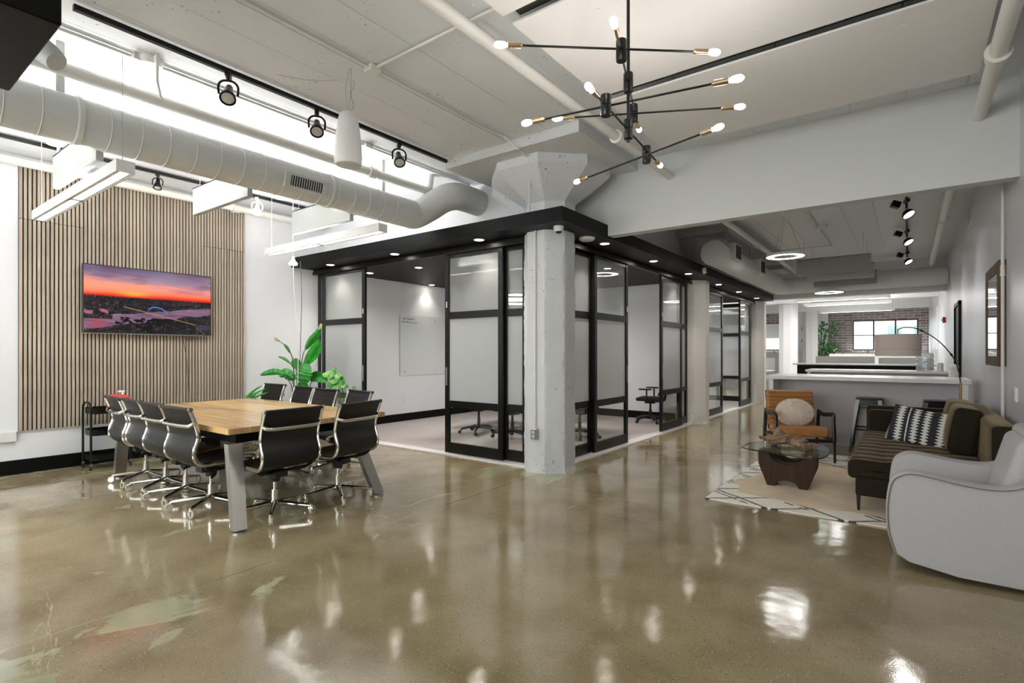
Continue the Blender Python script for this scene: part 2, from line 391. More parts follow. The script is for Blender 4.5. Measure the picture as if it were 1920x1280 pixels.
def rug_mat():
    m = mat('shaggy_rug', S(222,212,196), 1, sheen=.3); nt = m.node_tree; L = nt.links; p = nt.nodes['Principled BSDF']
    tc = node(m, 'ShaderNodeTexCoord'); sx = node(m, 'ShaderNodeSeparateXYZ'); 
    nz = node(m, 'ShaderNodeTexNoise'); nz.inputs['Scale'].default_value = 5; L.new(tc.outputs['Object'], nz.inputs[0])
    mxv = node(m, 'ShaderNodeMix'); mxv.data_type = 'VECTOR'; mxv.inputs[0].default_value = .05; L.new(tc.outputs['Object'], mxv.inputs[4]); L.new(nz.outputs['Color'], mxv.inputs[5]); L.new(mxv.outputs[1], sx.inputs[0])
    def ma(op, a, b):
        n = node(m, 'ShaderNodeMath'); n.operation = op
        for i, v in enumerate((a, b)):
            if isinstance(v, (int, float)): n.inputs[i].default_value = v
            elif v is not None: L.new(v, n.inputs[i])
        return n.outputs[0]
    u = ma('MULTIPLY', sx.outputs[0], 1/.56); v = ma('MULTIPLY', sx.outputs[1], 1/.42)
    outs = []
    for sgn in (1, -1):
        w = ma('ADD', u, ma('MULTIPLY', v, sgn)); f = ma('PINGPONG', w, .5)
        outs.append(ma('LESS_THAN', f, .045))
    w2 = ma('ADD', u, ma('MULTIPLY', v, 1)); f2 = ma('PINGPONG', ma('ADD', w2, .17), .5); brk = ma('GREATER_THAN', nz.outputs[0], .52)
    outs.append(ma('MULTIPLY', ma('LESS_THAN', f2, .036), brk))
    k = ma('MAXIMUM', ma('MAXIMUM', outs[0], outs[1]), outs[2])
    mx = node(m, 'ShaderNodeMix'); mx.data_type = 'RGBA'; L.new(k, mx.inputs[0]); mx.inputs[6].default_value = S(236,228,214); mx.inputs[7].default_value = S(66,62,62)
    L.new(mx.outputs[2], p.inputs['Base Color'])
    n2 = node(m, 'ShaderNodeTexNoise'); n2.inputs['Scale'].default_value = 90; L.new(tc.outputs['Object'], n2.inputs[0])
    b = node(m, 'ShaderNodeBump'); b.inputs['Strength'].default_value = .5; b.inputs['Distance'].default_value = .01; L.new(n2.outputs[0], b.inputs['Height']); L.new(b.outputs[0], p.inputs['Normal'])
    return m
M_rug = rug_mat()
M_hide = mat('cowhide', S(222,198,164), .8, var=.22, vscale=1.7, sheen=.2, bump=.1, bscale=80)

# ------------------------------------------------------------------ SHELL
XL, XR, YB, YF, ZC = -8.24, .73, -3.6, 30.0, 3.68
struct(MB().box((XL-.2, YB-.2, -.1), (XR+.2, YF+.2, 0)).build('floor', M_floor, smooth=0), 'polished brown concrete floor with grey-green cement patches', 'floor')
struct(MB().box((XL-.2, YB-.2, ZC), (XR+.2, YF+.2, ZC+.15)).build('ceiling', M_ceil, smooth=0), 'white painted board-marked concrete ceiling', 'ceiling')
struct(MB().box((XL-.15, YB-.2, 0), (XL, YF+.2, ZC)).build('wall_left', M_wall, smooth=0), 'long white wall carrying the wood slat panel', 'wall')
struct(MB().box((XR, YB-.2, 0), (XR+.15, YF+.2, ZC)).build('wall_right', M_wallgrey, smooth=0), 'long pale grey wall behind the velvet sofa', 'wall')
# wall behind the photographer with two wide windows
b = MB(); zs, zt = 1.1, 2.95
b.box((XL, YB-.15, 0), (XR, YB, zs)).box((XL, YB-.15, zt), (XR, YB, ZC))
for x0, x1 in ((XL, -7.95), (-4.45, -3.75), (-.25, XR)): b.box((x0, YB-.15, zs), (x1, YB, zt))
struct(b.build('wall_back', M_wall, smooth=0), 'white wall behind the photographer with two wide windows', 'wall')
# far wall
def far_wall():
    b = MB(); 
    b.box((XL, YF-.15, 0), (XR, YF, 1.52)).box((XL, YF-.15, 2.92), (XR, YF, ZC))
    for x0, x1 in ((XL, -8.0), (-5.0, -2.12), (.36, XR)): b.box((x0, YF-.15, 1.52), (x1, YF, 2.92))
    o = struct(b.build('wall_far', M_brick, smooth=0), 'brown brick wall with windows at the far end', 'wall')
    struct(MB().box((-5.0, YF-.19, .0), (-3.12, YF-.152, ZC)).build('wall_far', M_wall, smooth=0), 'white plastered stretch of the far brick wall', 'wall')
far_wall()
def win(name, label, x0, x1, z0, z1, nx, nz, y):
    t = thing(name, label, 'window', ((x0+x1)/2, y, z0)); t['kind'] = 'structure'
    w = x1-x0; h = z1-z0; f = .05
    b = MB()
    b.box((-w/2, -.03, 0), (w/2, .03, f)).box((-w/2, -.03, h-f), (w/2, .03, h)).box((-w/2, -.03, 0), (-w/2+f, .03, h)).box((w/2-f, -.03, 0), (w/2, .03, h))
    b.build('window_frame', M_winframe, t, 0)
    for i in range(1, nx): MB().box((-w/2+w*i/nx-.03, -.03, f), (-w/2+w*i/nx+.03, .03, h-f)).build('mullion', M_winframe, t, 0)
    for i in range(1, nz): MB().box((-w/2+f, -.025, h*i/nz-.02), (w/2-f, .025, h*i/nz+.02)).build('glazing_bar', M_winframe, t, 0)
    for i in range(nx):
        for j in range(nz):
            MB().box((-w/2+w*i/nx+.03, -.004, h*j/nz+.02), (-w/2+w*(i+1)/nx-.03, .004, h*(j+1)/nz-.02)).build('pane', M_glass, t, 0)
    return t
win('window_1', 'wide maroon framed window in the far brick wall', -2.12, .36, 1.52, 2.92, 3, 2, YF-.07)
w2 = win('window_2', 'far window left of the white columns with a half drawn blind', -8.0, -5.0, 1.52, 2.92, 3, 2, YF-.07)
MB().box((-1.5, -.09, .62), (1.5, -.075, 1.36)).build('roller_blind', M_blind, w2, 0)
win('window_3', 'wide window behind the photographer, left one', -7.95, -4.45, zs, zt, 3, 2, YB-.07)
win('window_4', 'wide window behind the photographer, right one', -3.75, -.25, zs, zt, 3, 2, YB-.07)
# neighbouring building beyond the far window
fb = thing('building', 'pale neighbouring building seen through the far window', 'building', (1.5, 44, 0))
MB().box((-3.2, 0, 0), (3.5, 6, 9)).build('facade', M_far, fb, 0)
for i in range(4):
    for j in range(4): MB().box((-2.6+i*1.4, -.04, .8+j*1.5), (-1.9+i*1.4, 0, 1.7+j*1.5)).build('window', M_fargreen, fb, 0)

# baseboards
def bb(name, a, b_, label): return struct(MB().box(a, b_, bev=.006, seg=1).build(name, M_black, smooth=0), label, 'baseboard')
bb('baseboard_left', (XL, YB, 0), (XL+.018, 5.3, .165), 'black baseboard below the wood slat panel')
bb('baseboard_left', (XL, 5.5, 0), (XL+.018, 10.6, .165), 'black baseboard inside the glass conference room below the board')
bb('baseboard_back', (XL+.02, 10.645, 0), (-3.8, 10.66, .165), 'black baseboard on the rear wall of the conference room')
bb('baseboard_right', (XR-.018, YB, 0), (XR, 12.9, .165), 'black baseboard behind the sofa along the right wall')

# concrete columns with capitals and drop panels
def octo(cx, cy, ap): 
    r = ap/math.cos(PI/8); return [(cx+r*math.cos(PI/8+k*PI/4), cy+r*math.sin(PI/8+k*PI/4)) for k in range(8)]
def column(cy, m, name, label, rough=True, z1=2.82):
    b = MB(); nz_ = 110 if rough else 8; nu = 8*10
    P = octo(0, 0, .29)
    def fn(u, v):
        k = u*8; i = int(k) % 8; f = k-int(k); a = Vector(P[i]+(0,)); c = Vector(P[(i+1) % 8]+(0,)); p = a.lerp(c, f); p.z = v*z1
        if rough:
            q = Vector((p.x*6, p.y*6, p.z*5+cy)); d = noise.noise(q)*.007+noise.noise(q*4)*.003
            e = max(0, 1-min(f, 1-f)*9); d -= e*.013*max(0, noise.noise(Vector((i*7.3, p.z*16, cy)))+.15)
            d += .02*max(0, 1-p.z/.06)*(noise.noise(Vector((p.x*9, p.y*9, 3)))+.4)
            n = Vector((p.x, p.y, 0)).normalized(); p += n*d
        return p
    b.grid(fn, nu, nz_, cu=True)
    o = b.build(name, m, loc=(-3.48, cy, 0), smooth=28)
    return struct(o, label, 'column')
column(5.41, M_conc, 'column', 'thick octagonal white concrete column at the corner of the glass room')
column(10.74, M_conc2, 'column', 'rough white concrete column between the two glass rooms')
column(16.05, M_conc2, 'column', 'rough white concrete column at the end of the glass rooms')
column(21.4, M_wall, 'column', 'smooth white column behind the bar, left of the desks', False, ZC)
column(26.7, M_wall, 'column', 'smooth white column nearest the far brick wall', False, ZC)
def capital(cy, label):
    prof = [(.29, 2.9), (.29, 3.15), (.31, 3.18), (.63, 3.43), (.67, 3.47), (.67, 3.57)]
    b = MB().lathe([(r/math.cos(PI/8), z) for r, z in prof], 8, (0, 0, 0), phase=PI/8)
    t = thing('column_capital', label, 'capital', (-3.48, cy, 0)); t['kind'] = 'structure'
    b.build('flared_capital', M_conc, t, 20)
    MB().box((-.9, -.87, 3.565), (.9, .87, 3.68), bev=.006, seg=1).build('drop_panel', M_conc, t, 0)
    # gusset haunches running out from the capital
    MB().prism([(-.28, 3.06), (-.80, 3.40), (-.78, 3.565), (-.3, 3.565)], -.13, .13, M=Rx(PI/2)).build('haunch', M_conc, t, 0)
capital(5.41, 'flared concrete column capital above the corner of the glass room')
capital(10.74, 'flared concrete column capital half hidden behind the round duct')
capital(16.05, 'flared concrete column capital at the end of the black soffit')

# black soffit of the glass rooms
b = MB()
b.box((XL, 4.87, 2.82), (-2.97, 5.50, 2.975)).box((-3.60, 5.50, 2.82), (-2.97, 15.98, 2.975))
struct(b.build('trim_1', M_black, smooth=0), 'black soffit over the sliding glass doors', 'soffit')
struct(MB().box((XL, 5.5, 2.83), (-3.6, 15.9, 2.95)).build('ceiling', M_black, smooth=0), 'black ceiling inside the glass rooms', 'ceiling')
struct(MB().box((XL, 5.50, 2.95), (-3.62, 5.62, ZC)).build('wall_upper', M_wall, smooth=0), 'white wall above the black soffit where the round duct enters', 'wall')
struct(MB().box((-3.62, 5.50, 2.95), (-3.52, 15.9, ZC)).build('wall_upper', M_wall, smooth=0), 'white wall above the glass rooms along the corridor', 'wall')
struct(MB().box((-2.97, 5.95, 2.84), (XR, 6.10, ZC)).box((-3.52, 5.95, 2.975), (-2.97, 6.10, ZC)).build('wall_bulkhead', M_beam, smooth=0), 'wide grey-white bulkhead crossing the hall above the sofa', 'bulkhead')
struct(MB().box((XL, 16.2, 2.88), (XR, 16.5, ZC)).build('wall_bulkhead', M_beam, smooth=0), 'second bulkhead crossing the hall behind the bar', 'bulkhead')
struct(MB().box((XL, 21.0, 3.15), (XR, 21.3, ZC)).build('wall_bulkhead', M_wall, smooth=0), 'third bulkhead over the desks', 'bulkhead')
struct(MB().box((XL, 26.4, 3.2), (XR, 26.7, ZC)).build('wall_bulkhead', M_wall, smooth=0), 'farthest bulkhead near the brick wall', 'bulkhead')
# partitions of the glass rooms
struct(MB().box((XL, 10.66, 0), (-3.75, 10.78, 2.83)).build('wall_partition', M_wall, smooth=0), 'white partition between the two glass rooms', 'wall')
struct(MB().box((XL+.001, 5.4, 0), (-3.55, 10.65, .012)).build('floor', M_carpet, smooth=0), 'pinkish grey carpet in the first glass room', 'carpet')
struct(MB().box((XL+.001, 10.79, 0), (-3.55, 15.8, .012)).build('floor', M_carpet, smooth=0), 'grey carpet in the second glass room', 'carpet')
struct(MB().box((XL, 5.26, 0), (-3.72, 5.43, .014)).box((-3.56, 5.72, 0), (-3.38, 10.45, .014)).box((-3.56, 11.05, 0), (-3.38, 15.75, .014)).build('trim_2', M_quartz, smooth=0), 'white floor track of the sliding glass doors', 'track')

# ------------------------------------------------------------------ glass doors
ZT = 2.80
RAILS = [(.03, .17), (.655, .745), (1.86, 1.955), (2.69, 2.79)]
def glazed(name, label, ax, a0, a1, off, midrail=True, stile=.075, dep=.045, handle=None, cat='door'):
    """a framed three-light glass panel. ax 'x': runs along X at Y=off; 'y': along Y at X=off"""
    t = thing(name, label, cat, ((a0, off, 0) if ax == 'x' else (off, a0, 0)), 0 if ax == 'x' else PI/2); t['kind'] = 'structure'
    w = a1-a0
    s0 = MB().box((0, -dep/2, .03), (stile, dep/2, ZT-.01), bev=.004, seg=1).build('stile', M_blackmetal, t, 0)
    share('stile', s0, t, (w-stile, 0, 0))
    for z0, z1 in RAILS: MB().box((stile, -dep/2+.003, z0), (w-stile, dep/2-.003, z1)).build('rail', M_blackmetal, t, 0)
    for i, mm in enumerate((M_glass, M_frost, M_lite)):
        MB().box((stile, -.004, RAILS[i][1]), (w-stile, .004, RAILS[i+1][0])).build('pane', mm, t, 0)
    if handle is not None:
        hx = stile/2 if handle == 0 else w-stile/2
        MB().box((hx-.012, -dep/2-.012, .95), (hx+.012, dep/2+.012, 1.2), bev=.004, seg=1).build('handle', M_steel, t, 0)
        MB().box((hx-.008, -dep/2-.006, 2.02), (hx+.008, -dep/2, 2.1)).build('latch', M_white, t, 0)
    return t
FY = 5.36; SX = -3.48
glazed('door_1', 'narrow fixed glass panel against the left wall by the tall plant', 'x', -8.235, -7.98, FY+.03)
glazed('door_1', 'sliding glass door between the tall plant and the open doorway', 'x', -8.02, -6.87, FY-.03, handle=1)
glazed('door_2', 'sliding glass door right of the open doorway, left of the corner column', 'x', -5.127, -4.119, FY-.03, handle=0)
glazed('door_2', 'narrow fixed glass panel touching the left of the corner column', 'x', -4.17, -3.78, FY+.03)
glazed('door_3', 'fixed glass panel touching the right of the corner column', 'y', 5.70, 6.52, SX-.03)
glazed('door_3', 'sliding glass door right of the corner column', 'y', 6.47, 7.55, SX+.03, handle=1)
glazed('door_4', 'sliding glass door beyond the corridor doorway with the office chair', 'y', 8.92, 9.98, SX+.03, handle=0)
glazed('door_4', 'narrow fixed glass panel left of the middle column', 'y', 9.95, 10.44, SX-.03)
glazed('door_5', 'glass door of the second room right of the middle column', 'y', 11.06, 12.72, SX+.03, handle=1)
glazed('door_6', 'glass door of the second room beside the last rough column', 'y', 14.30, 15.40, SX+.03, handle=0)
glazed('door_6', 'narrow fixed glass panel at the last rough column', 'y', 15.38, 15.74, SX-.03)
b = MB().box((XL, FY-.07, 2.785), (-3.7, FY+.07, 2.822)).box((SX-.07, 5.7, 2.785), (SX+.07, 15.75, 2.822)).box((XL, FY-.09, 2.74), (-3.75, FY-.075, 2.79)).box((SX+.075, 5.75, 2.74), (SX+.09, 15.75, 2.79))
struct(b.build('trim_3', M_blackmetal, smooth=0), 'black head track above the sliding glass doors', 'track')

# inner glass screen standing in the second room
for lab, a0, a1 in (('glass end screen of the second room next to the last rough column', -4.85, -3.76), ('second glass end panel from the last rough column', -5.95, -4.85), ('third glass end panel from the last rough column', -7.05, -5.95), ('glass end panel against the left wall of the second room', -8.2, -7.05)):
    glazed('door_7', lab, 'x', a0, a1, 15.83)

# ------------------------------------------------------------------ SLAT PANEL WALL
sp = thing('slat_panel', 'tall grey-brown wood slat wall panel behind the television', 'wall panel', (XL, 1.49, 0))
MB().box((.001, 0, .495), (.012, 2.61, 3.57)).build('backing', M_slatback, sp, 0)
NS = 65; pit = 2.61/NS
pieces = {}
for seam in (2.95, 2.44):
    for k, (z0, z1) in enumerate(((.495, seam-.002), (seam+.002, 3.57))):
        pieces[(seam, k)] = MB().box((.012, 0, z0), (.034, .027, z1), bev=.002, seg=1).mesh('slat', M_slat, 0)
for i in range(NS):
    seam = 2.95 if (i < 15 or i >= 50) else 2.44
    for k in (0, 1):
        o = bpy.data.objects.new('slat', pieces[(seam, k)]); C.objects.link(o); o.parent = sp; o.location = (0, i*pit+.004, 0)
MB().box((.001, -.6, .483), (.02, 2.61, .494)).build('bottom_trim', M_white, sp, 0)

# television
def tv():
    t = thing('television', 'wall mounted television showing a sunset over a river city', 'television', (XL+.034, 2.055, 1.645))
    w, h = 1.505, .86
    MB().box((.0, .3, .25), (.05, 1.2, .6)).build('wall_bracket', M_blackmetal, t, 0)
    MB().box((.05, 0, 0), (.085, w, h), bev=.006, seg=1).build('bezel', M_blackplastic, t, 0)
    MB().box((.052, .0, -.006), (.088, w, .004)).build('lower_strip', M_steel, t, 0)
    nx, ny = 300, 170
    me = bpy.data.meshes.new('screen')
    ys, zs = np.meshgrid(np.linspace(.012, w-.012, nx), np.linspace(.018, h-.012, ny))
    V = np.stack([np.full(ys.size, .0865), ys.ravel(), zs.ravel()], 1)
    idx = np.arange(nx*ny).reshape(ny, nx)
    F = np.stack([idx[:-1, :-1], idx[:-1, 1:], idx[1:, 1:], idx[1:, :-1]], -1).reshape(-1, 4)
    me.from_pydata(V.tolist(), [], F.tolist())
    U = np.linspace(0, 1, nx)[None, :].repeat(ny, 0); Vv = np.linspace(1, 0, ny)[:, None].repeat(nx, 1)  # v 0 top
    rng = np.random.RandomState(3)
    def fbm(sx, sy, seed, octs=5):
        r = np.random.RandomState(seed); out = np.zeros((ny, nx)); amp = 1; tot = 0
        for o in range(octs):
            gx, gy = int(sx*2**o)+2, int(sy*2**o)+2; G = r.rand(gy, gx)
            x = U*(gx-1.001); y = Vv*(gy-1.001); xi = x.astype(int); yi = y.astype(int); fx = x-xi; fy = y-yi
            fx = fx*fx*(3-2*fx); fy = fy*fy*(3-2*fy)
            out += amp*((G[yi, xi]*(1-fx)+G[yi, xi+1]*fx)*(1-fy)+(G[yi+1, xi]*(1-fx)+G[yi+1, xi+1]*fx)*fy); tot += amp; amp *= .55
        return out/tot
    def rgb(r, g, b_): return np.array([r, g, b_], float)/255
    hz = .455
    sky_stops = [(0, rgb(92,84,112)), (.18, rgb(150,120,140)), (.3, rgb(226,140,130)), (.38, rgb(240,110,80)), (.42, rgb(226,60,30)), (.455, rgb(150,30,20))]
    img = np.zeros((ny, nx, 3))
    for c in range(3): img[..., c] = np.interp(Vv, [s[0] for s in sky_stops], [s[1][c] for s in sky_stops])
    cl = fbm(3, 9, 5); k = np.clip((cl-.5)*5, 0, 1)[..., None]*np.clip(1-Vv/.5, 0, 1)[..., None]
    img = img*(1-k*.75)+rgb(96,62,92)*k*.75
    cl2 = fbm(2, 7, 11); k = np.clip((cl2-.5)*5, 0, 1)[..., None]*np.clip(1-np.abs(Vv-.25)/.25, 0, 1)[..., None]
    img = img*(1-k*.7)+rgb(252,150,110)*k*.7
    sun = np.exp(-(((U-.36)/.12)**2+((Vv-.39)/.045)**2))[..., None]; img = img*(1-sun*.8)+rgb(255,170,60)*sun*.8
    land = Vv > hz; tex = fbm(30, 40, 8)
    ground = np.clip((tex-.35)*1.6, 0, 1)[..., None]*rgb(52,46,52)+rgb(14,14,20)
    img = np.where(land[..., None], ground, img)
    # river sweeping from the lower left under the bridge to the upper right
    top = np.where(U < .5, .73-.07*np.clip((U-.2)/.3, 0, 1), .66-.11*np.clip((U-.5)/.5, 0, 1)) + (fbm(8, 2, 21)-.5)*.05
    bot = np.where(U < .42, .96-.12*U/.42*1.0, .84-.19*np.clip((U-.42)/.58, 0, 1)) + (fbm(8, 2, 22)-.5)*.06
    river = (Vv > top) & (Vv < bot) & (~((U < .2) & (Vv < .8)))
    rc = rgb(128,98,122)*.9+np.zeros_like(img); rc += (fbm(10, 60, 23)[..., None]-.5)*.25; red = np.clip(1-np.abs(U-.1)/.1, 0, 1)[..., None]*.5; rc = rc*(1-red)+rgb(190,60,70)*red
    img = np.where(river[..., None], rc, img)
    trees = (fbm(22, 20, 31) > .5) & (Vv > .76) & (U > .22) & (U < .86); img = np.where(trees[..., None], rgb(12,14,14)+0*img, img)
    # bridge deck and blue arch
    dk = np.abs(Vv-(.60+(U-.28)*.42)) < .0055; dk &= (U > .28) & (U < .86); img = np.where(dk[..., None], rgb(150,122,86)+0*img, img)
    ar = (U-.545)/.085; av = .735-.13*np.sqrt(np.clip(1-ar**2, 0, 1))-.02+.03*ar
    arch = (np.abs(Vv-av) < .009) & (np.abs(ar) < 1); img = np.where(arch[..., None], rgb(70,120,200)+0*img, img)
    lights = (rng.rand(ny, nx) > .975) & land & (~river) & (~trees); lc = rgb(255,190,110)*np.clip(rng.rand(ny, nx), .3, 1)[..., None]
    img = np.where(lights[..., None], lc, img)
    bl = (U > .0) & (U < .17) & (np.abs(Vv-.69-.02*np.sin(U*40)) < .025); img = np.where(bl[..., None] & (fbm(20, 10, 51) > .45)[..., None], rgb(150,90,110)+0*img, img)
    b2 = (U > .87) & (np.abs(Vv-.9+.12*(U-.87)) < .04); img = np.where(b2[..., None], np.where((((U*140).astype(int) % 2) == 0)[..., None], rgb(60,64,78), rgb(30,30,40))+0*img, img)
    lin = np.where(img <= .04045, img/12.92, ((np.clip(img, 0, 1)+.055)/1.055)**2.4)
    colr = np.concatenate([lin.reshape(-1, 3), np.ones((nx*ny, 1))], 1).astype(np.float32)
    at = me.color_attributes.new('print', 'FLOAT_COLOR', 'POINT'); at.data.foreach_set('color', colr.ravel())
    m = mat('screen_picture', (0, 0, 0, 1), .15); a = node(m, 'ShaderNodeVertexColor'); a.layer_name = 'print'
    p = m.node_tree.nodes['Principled BSDF']; m.node_tree.links.new(a.outputs[0], p.inputs['Emission Color']); p.inputs['Emission Strength'].default_value = .58
    me.materials.append(m); o = bpy.data.objects.new('screen', me); C.objects.link(o); o.parent = t
    MB().tube(smoothpath([(.03, 1.2, 0), (.045, 1.28, -.04), (.04, 1.2, -.05), (.03, 1.15, -.02), (.04, 1.17, -.2), (.04, 1.2, -.45), (.04, 1.22, -.9)], 5), .004, 6).build('power_cord', M_cord, t)
tv()

# outlet boxes
def outlet(name, label, loc, rotz, w=.12, n=2, box=.045, m=None):
    t = thing(name, label, 'outlet', loc, rotz)
    MB().box((-w/2, -box, -.06), (w/2, 0, .06), bev=.005, seg=1).build('back_box', m or M_white, t, 0)
    for i in range(n):
        x = -w/2+w*(i+.5)/n
        for z in (-.025, .025):
            f = MB().cyl((x, -box-.004, z), (x, -box, z), .017, n=14).build('socket', M_socket, t)
            MB().box((x-.008, -box-.006, z-.004), (x-.006, -box-.0035, z+.007)).box((x+.006, -box-.006, z-.004), (x+.008, -box-.0035, z+.007)).build('slot', M_slot, f, 0)
    return t
outlet('outlet_box', 'grey double outlet box on the left wall beside the slat panel', (XL, 1.39, .44), PI/2, .16, 2)
outlet('outlet_box', 'grey outlet box near the foot of the corner column', (-3.48, 5.118, .455), 0, .085, 1, .05, M_steel)
outlet('outlet_box', 'white wall outlet low on the conference room wall under the board', (XL, 7.35, .42), PI/2, .07, 1, .01)
outlet('outlet_box', 'white outlet box on the near stretch of the right wall', (XR, 6.05, 1.05), -PI/2, .08, 1, .02)

# ------------------------------------------------------------------ CEILING SERVICES
def round_duct():
    t = thing('round_duct', 'long white round air duct running below the ceiling above the table', 'duct', (-4.98, 0, 3.13))
    r = .172
    MB().cyl((0, -1.2, 0), (0, 4.55, 0), r, n=40).build('duct_pipe', M_whiteduct, t)
    n = 26
    for i in range(n):
        y = -.8+i*.2
        MB().lathe([(r, -.004), (r+.004, 0), (r, .004)], 40, M=Tr(0, y, 0) @ Rx(PI/2)).build('seam', M_whiteduct, t, 60)
    for y in (1.22, 3.35): MB().lathe([(r, -.02), (r+.009, -.016), (r+.009, .016), (r, .02)], 40, M=Tr(0, y, 0) @ Rx(PI/2)).build('joint_band', M_whiteduct, t)
    pts = smoothpath([(0, 4.5, 0), (.0, 4.62, .01), (.09, 4.78, .12), (.2, 4.92, .24), (.28, 5.05, .29), (.30, 5.2, .3), (.30, 5.52, .3)], 5)
    MB().tube(pts, r, 32, up=(1, 0, 0)).build('elbow', M_whiteduct, t, 50)
    # supply grille: frame with dark opening and vertical fins
    g = MB(); th = .32; cx = r*math.cos(th); 
    G = Tr(0, 0, 0) @ Ry(th*0)
    MB().box((r-.03, 2.78, -.075), (r+.012, 3.24, .075), M=Ry(.28), bev=.004, seg=1).build('grille_frame', M_whiteduct, t, 0)
    gl = MB().box((r+.0125, 2.84, -.05), (r+.014, 3.19, .05), M=Ry(.28)).build('grille_opening', M_slot, t, 0)
    for i in range(14):
        MB().box((r+.0142, 2.85+i*.0255, -.05), (r+.018, 2.857+i*.0255, .05), M=Ry(.28)).build('fin', M_whiteduct, t, 0)
    for y, hw in ((1.13, .026), (4.12, .02)):
        MB().box((-.004, y-hw, r-.005), (.004, y+hw, .55)).build('hanger_strap', M_whiteduct, t, 0)
    return t
round_duct()
def duct2():
    t = thing('round_duct', 'white round duct with a capped end hanging beyond the bulkhead', 'duct', (-2.66, 9.3, 3.10))
    r = .212
    MB().cyl((0, 0, 0), (0, 5.4, 0), r, n=40).build('duct_pipe', M_whiteduct, t)
    MB().lathe([(0, -.006), (r+.006, -.006), (r+.006, .02), (r, .02)], 40, M=Rx(-PI/2)).build('end_cap', M_whiteduct, t)
    for i in range(26): MB().lathe([(r, -.012), (r+.009, 0), (r, .012)], 40, M=Tr(0, 1.3+i*.155, 0) @ Rx(PI/2)).build('seam', M_whiteduct, t, 60)
    for y in (.38, 2.35):
        c = MB().box((r-.12, y, -.08), (r+.05, y+.42, .215), bev=.008, seg=1).build('register_collar', M_whiteduct, t, 0)
        for k in range(9): MB().box((r+.048, y+.04+k*.039, -.05), (r+.054, y+.058+k*.039, .185)).build('fin', M_slot, c, 0)
        MB().cyl((0, y+.25, r), (0, y+.25, .58), .006, n=6).build('hanger_rod', M_steel, t)
    MB().tube(smoothpath([(0, 5.3, 0), (.02, 5.7, 0), (.2, 5.95, .02), (.5, 6.0, .03), (3.37, 6.0, .03)], 6), [.212]*24+[.19]*1, 24).build('elbow_and_branch', M_whiteduct, t, 50)
duct2()
def pipe(name, label, pts, r, m=None, coup=(), cat='pipe', n=14):
    t = thing(name, label, cat, pts[0]); P = [Vector(p)-Vector(pts[0]) for p in pts]
    MB().tube(P, r, n).build('pipe_run', m or M_pipe, t)
    d = (P[1]-P[0]).normalized()
    for c in coup:
        q = d*c; MB().cyl(q-d*.045, q+d*.045, r*1.32, n=n).cyl(q-d*.055, q-d*.035, r*1.5, n=n).build('coupling', m or M_pipe, t)
    return t
pipe('sprinkler_pipe', 'white sprinkler pipe along the left edge of the ceiling panels', [(-2.19, -3.4, 3.42), (-2.19, 5.95, 3.42)], .042, coup=(8.0,))
pipe('sprinkler_pipe', 'white sprinkler pipe in the bright strip beside the round duct', [(-4.92, -3.4, 3.46), (-4.92, 4.72, 3.46), (-4.92, 4.80, 3.5), (-4.92, 4.83, 3.68)], .05, coup=(7.3,))
pipe('sprinkler_pipe', 'white sprinkler pipe tucked along the top of the slat wall', [(-8.1, -3.4, 3.57), (-8.1, 5.4, 3.57)], .05, coup=(7.3,))
pipe('sprinkler_pipe', 'thick white pipe at the right edge of the near ceiling', [(.48, -3.4, 3.4), (.48, 5.95, 3.4)], .05, coup=(7.0, 8.2))
pipe('sprinkler_pipe', 'white pipe near the right wall beyond the bulkhead', [(.42, 6.1, 3.4), (.42, 16.2, 3.4)], .05, coup=(4.2,))
pipe('sprinkler_pipe', 'white pipe slanting over the capped duct beyond the bulkhead', [(-2.35, 6.1, 3.5), (-2.35, 16.2, 3.5)], .05, coup=(5,))
pipe('wall_conduit', 'thin white vertical conduit on the right wall beside the mirror', [(.705, 6.7, .17), (.705, 6.7, 3.66)], .014, coup=(2.0,), cat='conduit')
def conduit(label, pts, r=.011, boxes=()):
    t = thing('ceiling_conduit', label, 'conduit', pts[0]); o = Vector(pts[0])
    MB().tube([Vector(p)-o for p in pts], r, 8).build('conduit_tube', M_pipe, t)
    for p in boxes:
        q = Vector(p)-o; MB().box(q-Vector((.05, .05, .02)), q+Vector((.05, .05, .03)), bev=.004, seg=1).build('junction_box', M_pipe, t, 0)
conduit('thin conduit crossing from the junction box to the ceiling panels', [(-3.42, 2.72, 3.66), (-2.0, 2.72, 3.66)], boxes=[(-3.42, 2.72, 3.65)])
conduit('long conduit running along the ceiling to the column capital', [(-3.43, -3, 3.66), (-3.43, 4.1, 3.66), (-3.40, 4.4, 3.665), (-3.30, 4.52, 3.55), (-3.35, 4.8, 3.54), (-3.50, 5.02, 3.1), (-3.55, 5.10, 2.99)])
conduit('conduit beside the bright strip over the round duct', [(-4.75, -2, 3.665), (-4.75, 5.4, 3.665)], boxes=[(-4.75, 1.55, 3.655), (-4.75, 3.7, 3.655)])
conduit('conduit running down the corner column to its outlet', [(-3.475, 5.10, .52), (-3.475, 5.10, .7), (-3.475, 5.10, 2.82)], .010)
conduit('thin conduit along the ceiling beyond the bulkhead', [(-1.3, 6.1, 3.665), (-1.3, 13, 3.665), (-2.8, 13.05, 3.665)])
# raised / lowered board edges of the concrete ceiling left of the pipe
struct(MB().box((-4.28, -3.5, 3.66), (-3.46, 4.54, 3.68)).build('ceiling', M_ceil, smooth=0), 'slightly lowered band of the concrete ceiling between track and conduit', 'ceiling')

